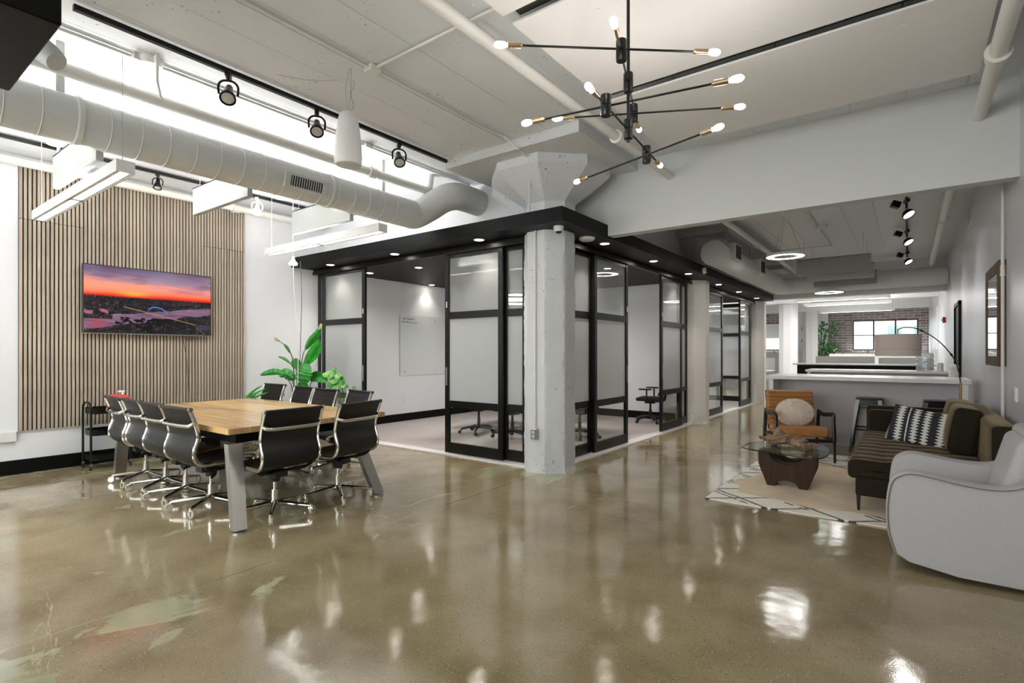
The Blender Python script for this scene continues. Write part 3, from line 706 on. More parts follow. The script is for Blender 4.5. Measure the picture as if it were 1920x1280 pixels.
# ceiling cloud panels
n_ = 0
for y0, y1, lab in ((-1.2, 1.33, 'white ceiling panel nearest the camera'), (1.42, 2.62, 'white ceiling panel over the black pendant lamp rod'), (2.72, 3.93, 'white ceiling panel between the two dark gaps'), (4.04, 5.29, 'white ceiling panel next to the bulkhead')):
    t = thing('ceiling_panel', lab, 'ceiling panel', (-2.03, y0, 3.5), 0, 'suspended white ceiling panels')
    MB().box((0, 0, 0), (2.46, y1-y0, .016), bev=.002, seg=1).build('board', M_cloud, t, 0)
    for x in (.5, 1.25, 2.0):
        for y in (.2, y1-y0-.2):
            MB().cyl((x, y, -.0025), (x, y, .0), .022, n=12).build('screw_cover', M_cloud, t); MB().cyl((x, y, .016), (x, y, .18), .006, n=6).build('hanger_rod', M_steel, t)
for y, lab in ((3.99, 'added dark strip for the shade in the ceiling panel gap nearest the bulkhead'), (2.675, 'added dark strip for the shade in the gap at the near ceiling panel corner'), (1.375, 'added dark strip for the shade in the gap close to the camera')):  # strips added above the gaps so they look dark, as if shaded
    t = thing('gap_shade_strip', lab, 'dark strip', (-2.03, y, 3.53))
    MB().box((.04, -.075, .03), (2.46, .075, .04)).box((.04, -.075, .03), (2.46, -.07, .1)).box((.04, .07, .03), (2.46, .075, .1)).build('dark strip', M_gapshade, t, 0)
    for x in (.5, 1.6): MB().box((x, -.03, .012), (x+.1, .03, .03), bev=.003, seg=1).build('clip', M_steel, t, 0)
# ---- black boxed duct in the top left corner
t = thing('hanging_box', 'big black box hanging from the ceiling in the top left corner', 'ceiling box', (-2.9, 0, 2.6))
MB().box((-.41, -1.6, 0), (.41, .57, .62), bev=.006, seg=1).build('black_casing', M_black, t, 0)
for x in (-.3, .3):
    for y in (-1.3, .3): MB().cyl((x, y, .62), (x, y, 1.08), .006, n=6).build('hanger_rod', M_blackmetal, t)
t = thing('spotlight', 'grey cylindrical spotlight behind the black hanging box', 'lamp', (-3.72, .78, 3.02))
MB().lathe([(.0, -.09), (.052, -.085), (.062, -.02), (.06, .05), (.052, .085), (0, .087)], 20, M=Rz(.64) @ Ry(-.85)).build('lamp_head', M_whiteduct, t)
MB().cyl((0, 0, .0), (0, 0, .66), .008, n=8).build('stem', M_whiteduct, t)

# ---- track lights
def track(label, x, y0, y1, z=3.625, cx=.018):
    t = thing('light_track', label, 'light track', (x, y0, z))
    MB().box((-cx, 0, -.0), (cx, y1-y0, .035)).build('rail', M_blackmetal, t, 0)
    return t
track('long black light track above the conference table', -4.34, 1.05, 4.52)
track('black light track near the slat wall', -7.5, -1.5, 5.2)
track('black light track beyond the bulkhead', -.02, 8.2, 15.2)
def head(label, x, y, z, tilt=.5, az=-2.14, m=None, base=None, s=1.02):
    m = m or M_blackmetal
    t = thing('track_lamp', label, 'spotlight', (x, y, z), az, 'black track lamps')
    MB().box((-.02*s, -.045*s, -.03*s), (.02*s, .045*s, .0)).cyl((0, 0, -.06*s), (0, 0, -.03*s), .01*s, n=8).build('adapter', m, t, 0)
    yk = smoothpath([(-.066*s, 0, -.17*s), (-.068*s, 0, -.10*s), (-.04*s, 0, -.065*s), (0, 0, -.058*s), (.04*s, 0, -.065*s), (.068*s, 0, -.10*s), (.066*s, 0, -.17*s)], 4)
    MB().tube(yk, .009*s, 6, flat=(1, .5)).build('yoke', m, t)
    H = Tr(0, 0, -.165*s) @ Rx(tilt)
    h = MB().lathe([(0, .10*s), (.025*s, .10*s), (.032*s, .03*s), (.052*s, -.02*s), (.06*s, -.05*s), (.06*s, -.062*s), (.053*s, -.062*s), (.05*s, -.045*s), (0, -.045*s)], 24, M=H).build('lamp_head', m, t)
    MB().lathe([(0, -.05*s), (.046*s, -.055*s), (0, -.062*s)], 20, M=H).build('lens', M_lens, h)
    return t
M_lensglow = mat('lens_glow', (1,1,1,1), .5, emit=(1,.96,.9,1), estr=2)
M_lens = mat('lamp_lens', S(190,188,182), .25, bump=.3, bscale=200)
head('black track lamp nearest the hanging black box', -4.34, 2.03, 3.625, .62)
head('black track lamp between the nearest one and the white speaker', -4.34, 2.82, 3.625, .62)
head('black track lamp to the right of the white hanging speaker', -4.34, 3.80, 3.625, .62)
head('white track lamp over the right side of the slat wall', -7.5, 3.91, 3.625, .5, m=M_white)
head('black track lamp on the track near the television', -7.5, 2.65, 3.625, .3, s=.8)
def head2(label, x, y, z):
    t = thing('track_lamp', label, 'spotlight', (x, y, z), .3, 'black track lamps beyond the bulkhead')
    MB().box((-.02, -.07, -.05), (.02, .07, 0)).cyl((0, 0, -.13), (0, 0, -.05), .012, n=8).build('adapter', M_blackmetal, t, 0)
    MB().box((-.16, -.05, -.15), (-.05, .05, -.06), M=Ry(.35), bev=.006, seg=1).build('driver_box', M_blackmetal, t, 0)
    H = Tr(.02, 0, -.21) @ Rx(-.55) @ Ry(-.35)
    h = MB().lathe([(0, .045), (.06, .04), (.085, .0), (.088, -.03), (.08, -.03), (.075, -.012), (0, -.012)], 28, M=H).build('lamp_head', M_blackmetal, t)
    MB().lathe([(0, -.014), (.074, -.016), (0, -.02)], 24, M=H).build('lens', M_lensglow, h)
    l = bpy.data.lights.new('track_lamp_beam', 'SPOT'); l.energy = 20; l.color = (1, .97, .93); l.spot_size = math.radians(120); l.spot_blend = .9; l.shadow_soft_size = .12
    o = bpy.data.objects.new('track_lamp_beam', l); C.objects.link(o); o.location = (x-.03, y-.1, z-.26); o.rotation_euler = (-.35, 0, 0)
head2('nearest black track lamp beyond the bulkhead', -.02, 9.6, 3.625)
head2('middle black track lamp beyond the bulkhead', -.02, 12.0, 3.625)
head2('farthest black track lamp beyond the bulkhead', -.02, 14.6, 3.625)

# ---- hanging speaker
t = thing('pendant_speaker', 'white cone shaped speaker hanging from the ceiling by wires', 'speaker', (-3.554, 2.587, 2.885))
MB().lathe([(.0, .0), (.098, .002), (.105, .012), (.107, .05), (.104, .14), (.092, .26), (.076, .36), (.066, .40), (.05, .414), (0, .418)], 36).build('speaker_body', M_white, t)
MB().lathe([(0, -.003), (.094, -.003), (.098, .002)], 36).build('grille', M_whiteduct, t)
for dx in (-.035, .035):
    MB().tube([(dx*.3, 0, .415), (dx, 0, .62), (dx*.3, .02, .795)], .0025, 5).build('suspension_wire', M_wire, t)
MB().tube(smoothpath([(.0, 0, .415), (.04, .02, .46), (.02, .01, .56), (.05, 0, .66), (-.3, -.1, .72), (-.6, -.3, .785)], 6), .003, 5).build('cable', M_wire, t)

# ---- smoke detectors, junction discs
def disc(name, label, x, y, z, r=.075, h=.04, cat='detector', drop=0):
    t = thing(name, label, cat, (x, y, z))
    MB().lathe([(0, -h), (r*.75, -h), (r*.95, -h*.6), (r, -h*.3), (r, 0), (0, 0)], 28).build('housing', M_white, t)
    if drop: MB().tube([(r+.04, 0, 0), (r+.04, 0, -drop*.6), (r+.06, .02, -drop)], .01, 8).cyl((r+.04, 0, -.07), (r+.04, 0, -.02), .02, n=10).build('sprinkler_drop', M_pipe, t)
    return t
disc('junction_disc', 'white round ceiling box with a drop pipe above the round duct', -4.72, 1.62, 3.68, .09, .05, 'ceiling box', .35)
disc('junction_disc', 'white round ceiling box with a drop pipe near the slat wall', -7.35, 1.62, 3.68, .085, .05, 'ceiling box', .35)
disc('junction_disc', 'white round ceiling disc beside the middle felt baffle', -7.3, 4.15, 3.68, .085, .05, 'ceiling box')
disc('smoke_detector', 'white round detector under the black soffit right of the corner column', -3.185, 5.81, 2.82, .1, .035)
disc('smoke_detector', 'black round device on the ceiling behind the ring lamp', -1.25, 10.9, 3.68, .1, .06)
def dome(label, loc, rot):
    t = thing('security_camera', label, 'camera', loc)
    M = Matrix.Rotation(rot, 4, 'Y')
    MB().lathe([(.058, 0), (.058, -.03), (.05, -.04)], 24, M=M).build('mount', M_white, t)
    MB().lathe([(.042, -.038), (.04, -.055), (.028, -.075), (0, -.083)], 24, M=M).build('dome', M_blackplastic, t)
    MB().lathe([(.05, -.035), (.047, -.055), (.042, -.06), (.043, -.035)], 24, M=M).build('collar', M_white, t)
dome('white dome security camera above the corner column', (-3.15, 5.09, 2.82), 0)
dome('white dome security camera on the black soffit face below the capped duct', (-2.97, 9.75, 2.88), -PI/2)

# ---- downlights
def downlight(label, x, y, z=2.82):
    t = thing('downlight', label, 'downlight', (x, y, z), 0, 'recessed downlights in the black soffit')
    MB().lathe([(.055, -.001), (.062, -.004), (.072, -.002), (.074, 0)], 24).build('trim_ring', M_white, t)
    MB().lathe([(0, -.003), (.055, -.002)], 24).build('lens', M_down, t)
    l = bpy.data.lights.new('downlight_beam', 'SPOT'); l.energy = 24 if y < 5.3 or x > -3.3 else 9; l.color = (1, .93, .84); l.spot_size = math.radians(110); l.spot_blend = .8; l.shadow_soft_size = .05
    o = bpy.data.objects.new('downlight_beam', l); C.objects.link(o); o.location = (x, y, z-.02)
for lab, x, y in (('recessed downlight in the black soffit closest to the left wall', -7.49, 5.11), ('recessed downlight in the soffit second from the left wall', -5.93, 5.11),
                  ('recessed downlight in the soffit just left of the corner column', -4.33, 5.10), ('recessed downlight in the soffit just right of the corner column', -3.17, 6.26),
                  ('second downlight to the right of the corner column', -3.17, 7.91), ('third downlight right of the corner column, before the middle column', -3.17, 9.55),
                  ('first downlight beyond the middle column', -3.17, 11.44), ('second downlight beyond the middle column', -3.17, 13.09), ('last downlight at the end of the black soffit', -3.17, 14.9)):
    downlight(lab, x, y)
for lab, x, y in (('downlight inside the doorway of the first glass room', -6.6, 6.2), ('downlight in the room washing the wall above the white board', -8.06, 7.95), ('downlight inside the first room near the left wall', -7.75, 6.1), ('downlight deep in the first glass room', -5.2, 9.6),
                  ('downlight inside the corridor doorway', -4.1, 8.2), ('downlight in the second glass room', -5.5, 12.5), ('far downlight in the second glass room', -5.0, 14.4)):
    downlight(lab, x, y, 2.83)

# ---- felt baffles
def baffle(label, x0, x1, y, z0, z1, m, th=.05, gx=None):
    t = thing('acoustic_baffle', label, 'acoustic baffle', ((x0+x1)/2, y, z0), 0, 'hanging felt baffles')
    w = (x1-x0)/2
    MB().box((-w, -th/2, 0), (w, th/2, z1-z0), bev=.003, seg=1).build('felt_board', m, t, 0)
    MB().box((-w, -th/2-.002, z1-z0-.006), (w, th/2+.002, z1-z0+.004)).build('top_channel', M_blackmetal, t, 0)
    for s in (-.8, .8): MB().cyl((w*s, 0, z1-z0), (w*s, 0, ZC-z0), .0025, n=5).build('suspension_wire', M_wire, t)
baffle('pale felt baffle hanging nearest, over the linear lamp by the slat wall', -6.3, -5.1, 1.40, 2.91, 3.2, M_felt)
baffle('pale felt baffle hanging in the middle of the three near the television', -6.3, -5.1, 2.59, 2.91, 3.2, M_felt)
baffle('pale felt baffle hanging over the linear lamp by the glass room', -6.3, -5.1, 3.76, 2.91, 3.2, M_felt)
baffle('dark grey felt baffle nearest beyond the bulkhead', -1.8, -.56, 12.0, 2.95, 3.26, M_feltdark)
baffle('grey felt baffle hanging behind the dark one', -1.8, -.56, 13.2, 2.95, 3.26, M_felt)
baffle('grey felt baffle third in line beyond the bulkhead', -1.8, -.56, 14.4, 2.95, 3.26, M_feltdark)
baffle('pale felt baffle hanging over the far desks', -2.4, -.9, 18.6, 2.95, 3.26, M_felt)

# ---- linear pendants
def linear(label, x0, x1, y, z=2.75, up=26, down=14, seen=True, m=None):
    t = thing('linear_pendant', label, 'pendant lamp', ((x0+x1)/2, y, z), 0, 'linear pendant lamps')
    w = (x1-x0)/2
    b = MB().box((-w, -.06, .0), (w, -.048, .09)).box((-w, .048, 0), (w, .06, .09)).box((-w, -.048, 0), (-w+.012, .048, .09)).box((w-.012, -.048, 0), (w, .048, .09)).box((-w+.012, -.048, .022), (w-.012, .048, .06)).box((-.03, -.048, .002), (.03, .048, .022)).box((-w+.01, .03, .002), (w-.01, .048, .022)).box((-w+.01, -.048, .002), (w-.01, -.03, .022))
    b.build('housing', M_white, t, 0)
    for a, c in ((-w+.09, -.05), (.05, w-.09)): MB().box((a, -.028, .004), (c, .028, .02)).build('diffuser', M_diff, t, 0)
    for s in (-.94, .94): MB().cyl((w*s, 0, .06), (w*s, 0, ZC-z), .0025, n=5).build('suspension_wire', M_wire, t)
    if up: area('linear_uplight', ((x0+x1)/2-(.35 if y < 5 else 0), y, z+.095), (PI, 0, 0), x1-x0-.9, .08, up, (1, .99, .97))
    if down > 20: area('linear_downlight', ((x0+x1)/2, y, z-.004), (0, 0, 0), x1-x0-.2, .05, down, (1, .99, .97))
linear('white linear pendant lamp hanging in front of the slat wall', -7.12, -4.70, 1.45, up=24, down=16)
linear('white linear pendant lamp hanging by the glass room over the plants', -7.12, -4.70, 3.88, up=24, down=16)
linear('far white linear pendant lamp over the desks, nearest of three', -2.8, -.4, 18.3, 2.95, 30, 24)
linear('far white linear pendant lamp over the desks, middle of three', -2.8, -.4, 20.2, 2.95, 30, 24)
linear('far white linear pendant lamp in front of the brick wall', -2.8, -.4, 24.0, 2.95, 30, 24)
linear('far white linear pendant lamp left of the white columns', -7.0, -4.6, 19.5, 2.95, 30, 24)
for y0, y1, lab in ((-1.8, .6, 'nearest'), (.7, 3.1, 'middle'), (3.2, 4.5, 'farthest')):
    t = thing('strip_light', 'slim white strip light above the round duct, '+lab+' of three', 'strip light', (-5.62, y0, 3.28), 0, 'strip lights above the duct')
    MB().box((-.03, 0, 0), (.03, y1-y0, .03), bev=.004, seg=1).build('strip_housing', M_white, t, 0)
    MB().box((-.022, .03, .03), (.022, y1-y0-.03, .036)).build('diffuser', M_diff, t, 0)
    for q in (.2, y1-y0-.2): MB().cyl((0, q, .03), (0, q, .4), .0025, n=5).build('suspension_wire', M_wire, t)
    area('strip_uplight', (-5.62, (y0+y1)/2, 3.325), (PI, 0, 0), .05, y1-y0-.1, 15*(y1-y0), (1, .99, .97))
# grow lamp over the plants with its cords
t = thing('grow_lamp', 'small bright plant lamp hanging on white cords above the tall plant', 'pendant lamp', (-7.05, 4.2, 2.68))
MB().lathe([(0, -.03), (.055, -.025), (.06, 0), (.03, .03), (.012, .09), (0, .1)], 20).build('lamp_bulb', M_diff, t)
MB().cyl((0, 0, .09), (0, 0, 1.0), .004, n=6).build('cord', M_white, t)
MB().tube(smoothpath([(0, 0, .0), (.02, .01, -.5), (.08, .02, -1.1), (.09, .02, -1.6), (.07, 0, -1.95)], 6), .0045, 6).build('white_cord', M_white, t)
MB().tube(smoothpath([(.12, .04, .02), (.15, .04, -.5), (.12, .04, -1.2), (.1, .03, -1.9)], 6), .004, 6).build('dark_cord', M_cord, t)

# ---- ring pendants
def ring(label, x, y, z, R=.3, tube=.035, glow=12, power=0, tilt=0):
    t = thing('ring_pendant', label, 'pendant lamp', (x, y, z), 0, 'ring pendant lamps')
    h = tube
    MB().lathe([(R, 0), (R, h), (R-.012, h+.004), (R-.11, h+.004), (R-.115, -.008), (R-.11, -.008), (R-.11, .006), (R-.004, .006), (R-.004, -.008), (R, -.008), (R, 0)], 56).build('ring_body', M_white, t)
    MB().lathe([(R-.109, .004), (R-.109, -.006), (R-.005, -.006), (R-.005, .004), (R-.109, .004)], 56).build('ring_diffuser', M_ring, t)
    for k in range(3):
        a = k*2*PI/3+.4; MB().tube([(math.cos(a)*(R-.03), math.sin(a)*(R-.03), h), (math.cos(a)*.05, math.sin(a)*.05, ZC-z if z+.2 > 2.83 else 2.83-z)], .002, 5).build('suspension_wire', M_wire, t)
    if power:
        area('ring_light', (x, y, z-.012), (0, 0, 0), R*1.9, R*1.9, power, (1, .99, .97))
ring('larger white ring pendant lamp nearest beyond the bulkhead', -1.71, 10.2, 3.07)
ring('smaller looking white ring pendant lamp in front of the second bulkhead', -1.54, 14.9, 2.86)
def ring2(label, x, y, z, R):
    t = thing('ring_pendant', label, 'pendant lamp', (x, y, z), 0)
    MB().lathe([(R-.02, 0), (R, 0), (R, .03), (R-.02, .03), (R-.02, 0)], 48).build('ring_diffuser', M_diff, t)
    for k in range(3):
        a = k*2*PI/3; MB().tube([(math.cos(a)*(R-.01), math.sin(a)*(R-.01), .03), (0, 0, 2.83-z)], .002, 5).build('suspension_wire', M_wire, t)
ring2('glowing upper ring lamp inside the first glass room', -5.8, 7.95, 2.42, .36)
ring2('glowing lower ring lamp inside the first glass room', -5.8, 7.95, 2.32, .36)
area('conference_light', (-5.8, 7.95, 2.3), (0, 0, 0), .9, .9, 26, (1, .97, .93))
area('room_two_light', (-5.6, 13.2, 2.75), (0, 0, 0), 2, 2, 34, (1, .99, .97))

# ---- chandelier
def P_(px, py, z):
    r = (px-960)/994; u = (661-py)/994; c, s = math.cos(math.radians(36.78)), math.sin(math.radians(36.78))
    k = (z-1.4)/u; return Vector(((-s+c*r)*k, (c+s*r)*k, z))
def chandelier():
    z2, z5 = 2.876, 2.622
    A0, A1 = P_(1151, 42, z2), P_(1198, 242, z2); B0, B1 = P_(1105, 164, z5), P_(1237, 309, z5)
    rod = P_(1178, 155, z2)
    t = thing('chandelier', 'black branching chandelier with brass sockets and twelve glowing bulbs', 'chandelier', (rod.x, rod.y, 2.55)); o = Vector((rod.x, rod.y, 2.55))
    MB().cyl((0, 0, z5-2.62), (0, 0, .95), .009, n=12).build('centre_rod', M_blackmetal, t)
    MB().lathe([(0, .93), (.06, .93), (.065, .95), (0, .95)], 24).build('ceiling_canopy', M_blackmetal, t)
    H = [(P_(1178, 155, z2), 1), (P_(1178, 242, z5), 1)]
    arms = [(A0, A1), (B0, B1), (P_(940, 84, z2+.02), P_(1338, 98, z2+.02)), (P_(1046, 222, z2-.03), P_(1386, 200, z2-.03)), (P_(989, 230, z5+.02), P_(1380, 148, z5+.02)), (P_(1083, 340, z5-.03), P_(1346, 239, z5-.03))]
    hubs = [P_(1178, 155, z2), P_(1178, 242, z5), P_(1165, 95, z2), P_(1188, 212, z2), P_(1136, 198, z5), P_(1212, 290, z5)]
    hubs[0] = Vector((rod.x, rod.y, z2)); hubs[1] = Vector((rod.x, rod.y, z5))
    for h in hubs:
        q = h-o
        MB().lathe([(0, -.052), (.024, -.052), (.026, -.046), (.026, .0), (.024, .002), (.026, .004), (.026, .046), (.024, .052), (0, .052)], 24, c=q).build('hub', M_blackmetal, t)
    for a, b_ in arms:
        d = (b_-a).normalized(); a2 = a-o; b2 = b_-o
        MB().cyl(a2+d*.075, b2-d*.075, .0055, n=10).build('arm', M_blackmetal, t)
        for e, s in ((a2, 1), (b2, -1)):
            dd = d*s
            k = MB().tube([e+dd*.030, e+dd*.095, e+dd*.103], [.0145, .0145, .008], 16).build('socket', M_brass, t)
            pr = [(0.0, .004), (.25, .013), (.55, .0165), (.8, .0145), (.95, .008), (1, .001)]
            MB().tube([e+dd*.033-dd*.068*q for q, _ in pr], [r for _, r in pr], 16).build('bulb', M_bulb, k)
chandelier()

# ------------------------------------------------------------------ CONFERENCE TABLE
def conf_table():
    x0, x1, y0, y1, z = -7.25, -4.45, 2.08, 3.70, .775
    t = thing('conference_table', 'large oak conference table on splayed steel legs', 'table', ((x0+x1)/2, 2.9, 0))
    w = (x1-x0)/2
    # two halves made of boards
    for s0, s1 in ((y0-2.9, -.004), (.004, y1-2.9)):
        n = 4; h = (s1-s0)/n
        for i in range(n):
            MB().box((-w, s0+i*h+.0004, z-.05), (w, s0+(i+1)*h-.0004, z), bev=.0015, seg=1).build('tabletop_board', M_top, t, 0)
    b = MB().box((-w+.08, y0-2.9+.08, z-.13), (w-.08, y0-2.9+.12, z-.05)).box((-w+.08, y1-2.9-.12, z-.13), (w-.08, y1-2.9-.08, z-.05)).box((-w+.04, y0-2.9+.08, z-.13), (-w+.08, y1-2.9-.08, z-.05)).box((w-.08, y0-2.9+.08, z-.13), (w-.04, y1-2.9-.08, z-.05)).box((-.03, y0-2.9+.1, z-.13), (.03, y1-2.9-.1, z-.05))
    b.build('steel_apron', M_blackmetal, t, 0)
    for sx, tx, fx in ((1, w-.06, -4.17-(x0+x1)/2), (-1, -w+.30, -7.1-(x0+x1)/2)):
        for sy, y in ((-1, (2.03 if sx > 0 else 2.13)-2.9), (1, 3.38-2.9)):
            ty = y-.04*sy*-1 if False else y+((.12 if sx > 0 else 0) if sy < 0 else -.05)
            hw, hd = .06, .035
            top = [(tx-hd, ty-hw), (tx+hd, ty-hw), (tx+hd, ty+hw), (tx-hd, ty+hw)]; bot = [(fx-hd*.9, y-hw*.85), (fx+hd*.9, y-hw*.85), (fx+hd*.9, y+hw*.85), (fx-hd*.9, y+hw*.85)]
            m = MB(); m._add([(q[0], q[1], .025) for q in bot]+[(q[0], q[1], z-.13) for q in top], [(3,2,1,0), (4,5,6,7), (0,1,5,4), (1,2,6,5), (2,3,7,6), (3,0,4,7)])
            l = m.build('leg', M_steel, t, 0)
            MB().lathe([(0, .0), (.05, .0), (.05, .012), (.02, .02), (.02, .03), (0, .03)], 20, c=(fx, y, 0)).build('levelling_foot', M_steel, l)
conf_table()

# ------------------------------------------------------------------ OFFICE CHAIRS
M_sling = mat('black_leather_sling', S(15,15,15), .45, bump=.05, bscale=90)
PROF = [(.255, .415), (.262, .44), (.245, .462), (.18, .468), (.08, .456), (-.04, .446), (-.14, .444), (-.2, .452), (-.243, .482), (-.262, .53), (-.258, .585), (-.238, .64), (-.228, .69), (-.238, .75), (-.262, .83), (-.298, .925)]
def sling_chair():
    t = thing('office_chair', '', 'chair')
    pr = smoothpath([(0, y, z) for y, z in PROF], 6); L = [0]
    for a, b_ in zip(pr, pr[1:]): L.append(L[-1]+(b_-a).length)
    T = L[-1]; 
    def prof(v):
        d = v*T
        for i in range(len(L)-1):
            if d <= L[i+1]: return pr[i].lerp(pr[i+1], (d-L[i])/max(1e-9, L[i+1]-L[i])), (pr[i+1]-pr[i]).normalized()
        return pr[-1], (pr[-1]-pr[-2]).normalized()
    hw = .252
    def front(off, groove):
        def f(u, v):
            p, tn = prof(v); nrm = Vector((0, -tn.z, tn.y)) ; nrm = -nrm if nrm.z < 0 and v < .4 else nrm
            nrm = Vector((0, tn.z, -tn.y)); x = (u*2-1)*hw
            sag = -.010*(1-(u*2-1)**2)
            g = groove*max(0, 1-abs(((v*T/.056) % 1)-.5)*2/.22) if .03 < v < .97 else 0
            return Vector((x, 0, 0))+p+nrm*(off+sag-g)
        return f
    m = MB(); m.grid(front(.009, .004), 6, 150); m.grid(front(-.006, 0), 6, 150)
    m.build('sling', M_sling, t, 60)
    for s in (-1, 1):
        MB().tube([Vector((s*(hw+.010), 0, 0))+p for p in pr], .014, 8, flat=(1.35, .9), up=(0, 0, 1)).build('side_frame', M_chrome, t, 50)
    top = pr[-1]
    MB().cyl((-hw-.012, top.y, top.z), (hw+.012, top.y, top.z), .0165, n=16).build('top_roll', M_sling, t)
    e0 = MB().cyl((hw+.010, top.y, top.z), (hw+.024, top.y, top.z), .019, n=16).build('end_cap', M_chrome, t); share('end_cap', e0, t, (-2*hw-.034, 0, 0))
    zb = .80; yb = -.252
    MB().tube(smoothpath([(-hw-.012, yb, zb+.01), (-hw+.01, yb-.035, zb-.012), (-hw+.06, yb-.05, zb-.02), (0, yb-.055, zb-.022), (hw-.06, yb-.05, zb-.02), (hw-.01, yb-.035, zb-.012), (hw+.012, yb, zb+.01)], 4), .014, 8, flat=(1.2, .8)).build('back_bar', M_chrome, t, 50)
    MB().tube(smoothpath([(-hw-.01, .12, .455), (-hw+.05, .1, .415), (-.07, .03, .385), (.07, .03, .385), (hw-.05, .1, .415), (hw+.01, .12, .455)], 4), .012, 8, flat=(1.2, .7)).tube(smoothpath([(-hw-.01, -.17, .442), (-hw+.05, -.14, .40), (-.07, -.05, .38), (.07, -.05, .38), (hw-.05, -.14, .40), (hw+.01, -.17, .442)], 4), .012, 8, flat=(1.2, .7)).build('seat_spreader', M_blackmetal, t, 50)
    MB().box((-.06, -.11, .335), (.06, .1, .392), bev=.012).cyl((0, -.0, .29), (0, 0, .34), .042, .05, n=16).build('tilt_mechanism', M_blackplastic, t)
    MB().tube(smoothpath([(.05, -.02, .36), (.14, -.03, .365), (.2, -.05, .355), (.235, -.09, .335)], 4), .006, 6).cyl((.225, -.075, .34), (.25, -.12, .325), .009, n=8).build('lever', M_blackmetal, t)
    MB().cyl((0, 0, .20), (0, 0, .295), .0145, n=16).cyl((0, 0, .1), (0, 0, .22), .028, n=20).build('gas_column', M_chrome, t)
    MB().lathe([(0, .075), (.036, .075), (.04, .085), (.04, .12), (.032, .13), (0, .13)], 20).build('base_hub', M_chrome, t)
    arm = None; cas = None; R = .315
    for k in range(5):
        a = k*2*PI/5+.3
        if arm is None:
            arm = MB().tube([(.03, 0, .108), (R-.05, 0, .084), (R, 0, .078)], [.025, .017, .0145], 10, flat=(.8, 1)).cyl((R, 0, .05), (R, 0, .088), .011, n=12).build('base_arm', M_chrome, t); arm.rotation_euler = (0, 0, a); src = arm
            cas = MB().box((-.008, -.022, .045), (.01, -.016, .066)).box((-.008, .016, .045), (.01, .022, .062)).box((-.01, -.022, .055), (.012, .022, .064)).box((-.02, -.021, .024), (-.008, -.016, .058)).box((-.02, .016, .024), (-.008, .021, .058)).build('caster', M_chrome, t, 0)
            wh = MB().lathe([(.024, -.013), (.032, -.012), (.035, -.006), (.035, .006), (.032, .012), (.024, .013)], 18, M=Tr(-.014, 0, .035) @ Rx(PI/2)).build('wheel', M_wheel, cas); hb = MB().cyl((-.014, -.0145, .035), (-.014, .0145, .035), .0235, n=16).build('wheel_hub', M_chrome, cas)
            cas.location = (R*math.cos(a), R*math.sin(a), 0); cas.rotation_euler = (0, 0, a+.5)
        else:
            share('base_arm', arm, t, (0, 0, 0), (0, 0, a))
            c = share('caster', cas, t, (R*math.cos(a), R*math.sin(a), 0), (0, 0, a+1.1*k)); share('wheel', wh, c); share('wheel_hub', hb, c)
    return t
SX_ = -5.05
oc = sling_chair()
spots = [(-5.05, 2.21, 0.04, 'black office chair on the near side, closest to the front table leg'),
         (-5.60, 2.22, 0.0, 'black office chair on the near side, second from the front table leg'),
         (-6.13, 2.24, -.03, 'black office chair on the near side, second from the cart'),
         (-6.66, 2.24, -.06, 'black office chair on the near side, closest to the black cart'),
         (-4.40, 2.45, PI/2+.03, 'black office chair at the table end beside the front steel leg'),
         (-4.42, 3.10, PI/2+.16, 'black office chair at the table end nearest the glass door'),
         (-5.42, 3.80, PI-.12, 'black ribbed office chair on the far side in front of the glass door'),
         (-5.98, 3.72, PI-.05, 'black ribbed office chair on the far side below the small leafy plant'),
         (-6.62, 3.80, PI-.1, 'black ribbed office chair on the far side below the big green leaf'),
         (-7.52, 3.90, PI+.03, 'black ribbed office chair turned at the far left table corner')]
G = 'office chairs around the conference table'
for i, (x, y, a, lab) in enumerate(spots):
    if i == 0: oc.location = (x, y, 0); oc.rotation_euler = (0, 0, a); oc['label'] = lab; oc['group'] = G
    else: dup(oc, (x, y, 0), a, lab, G)

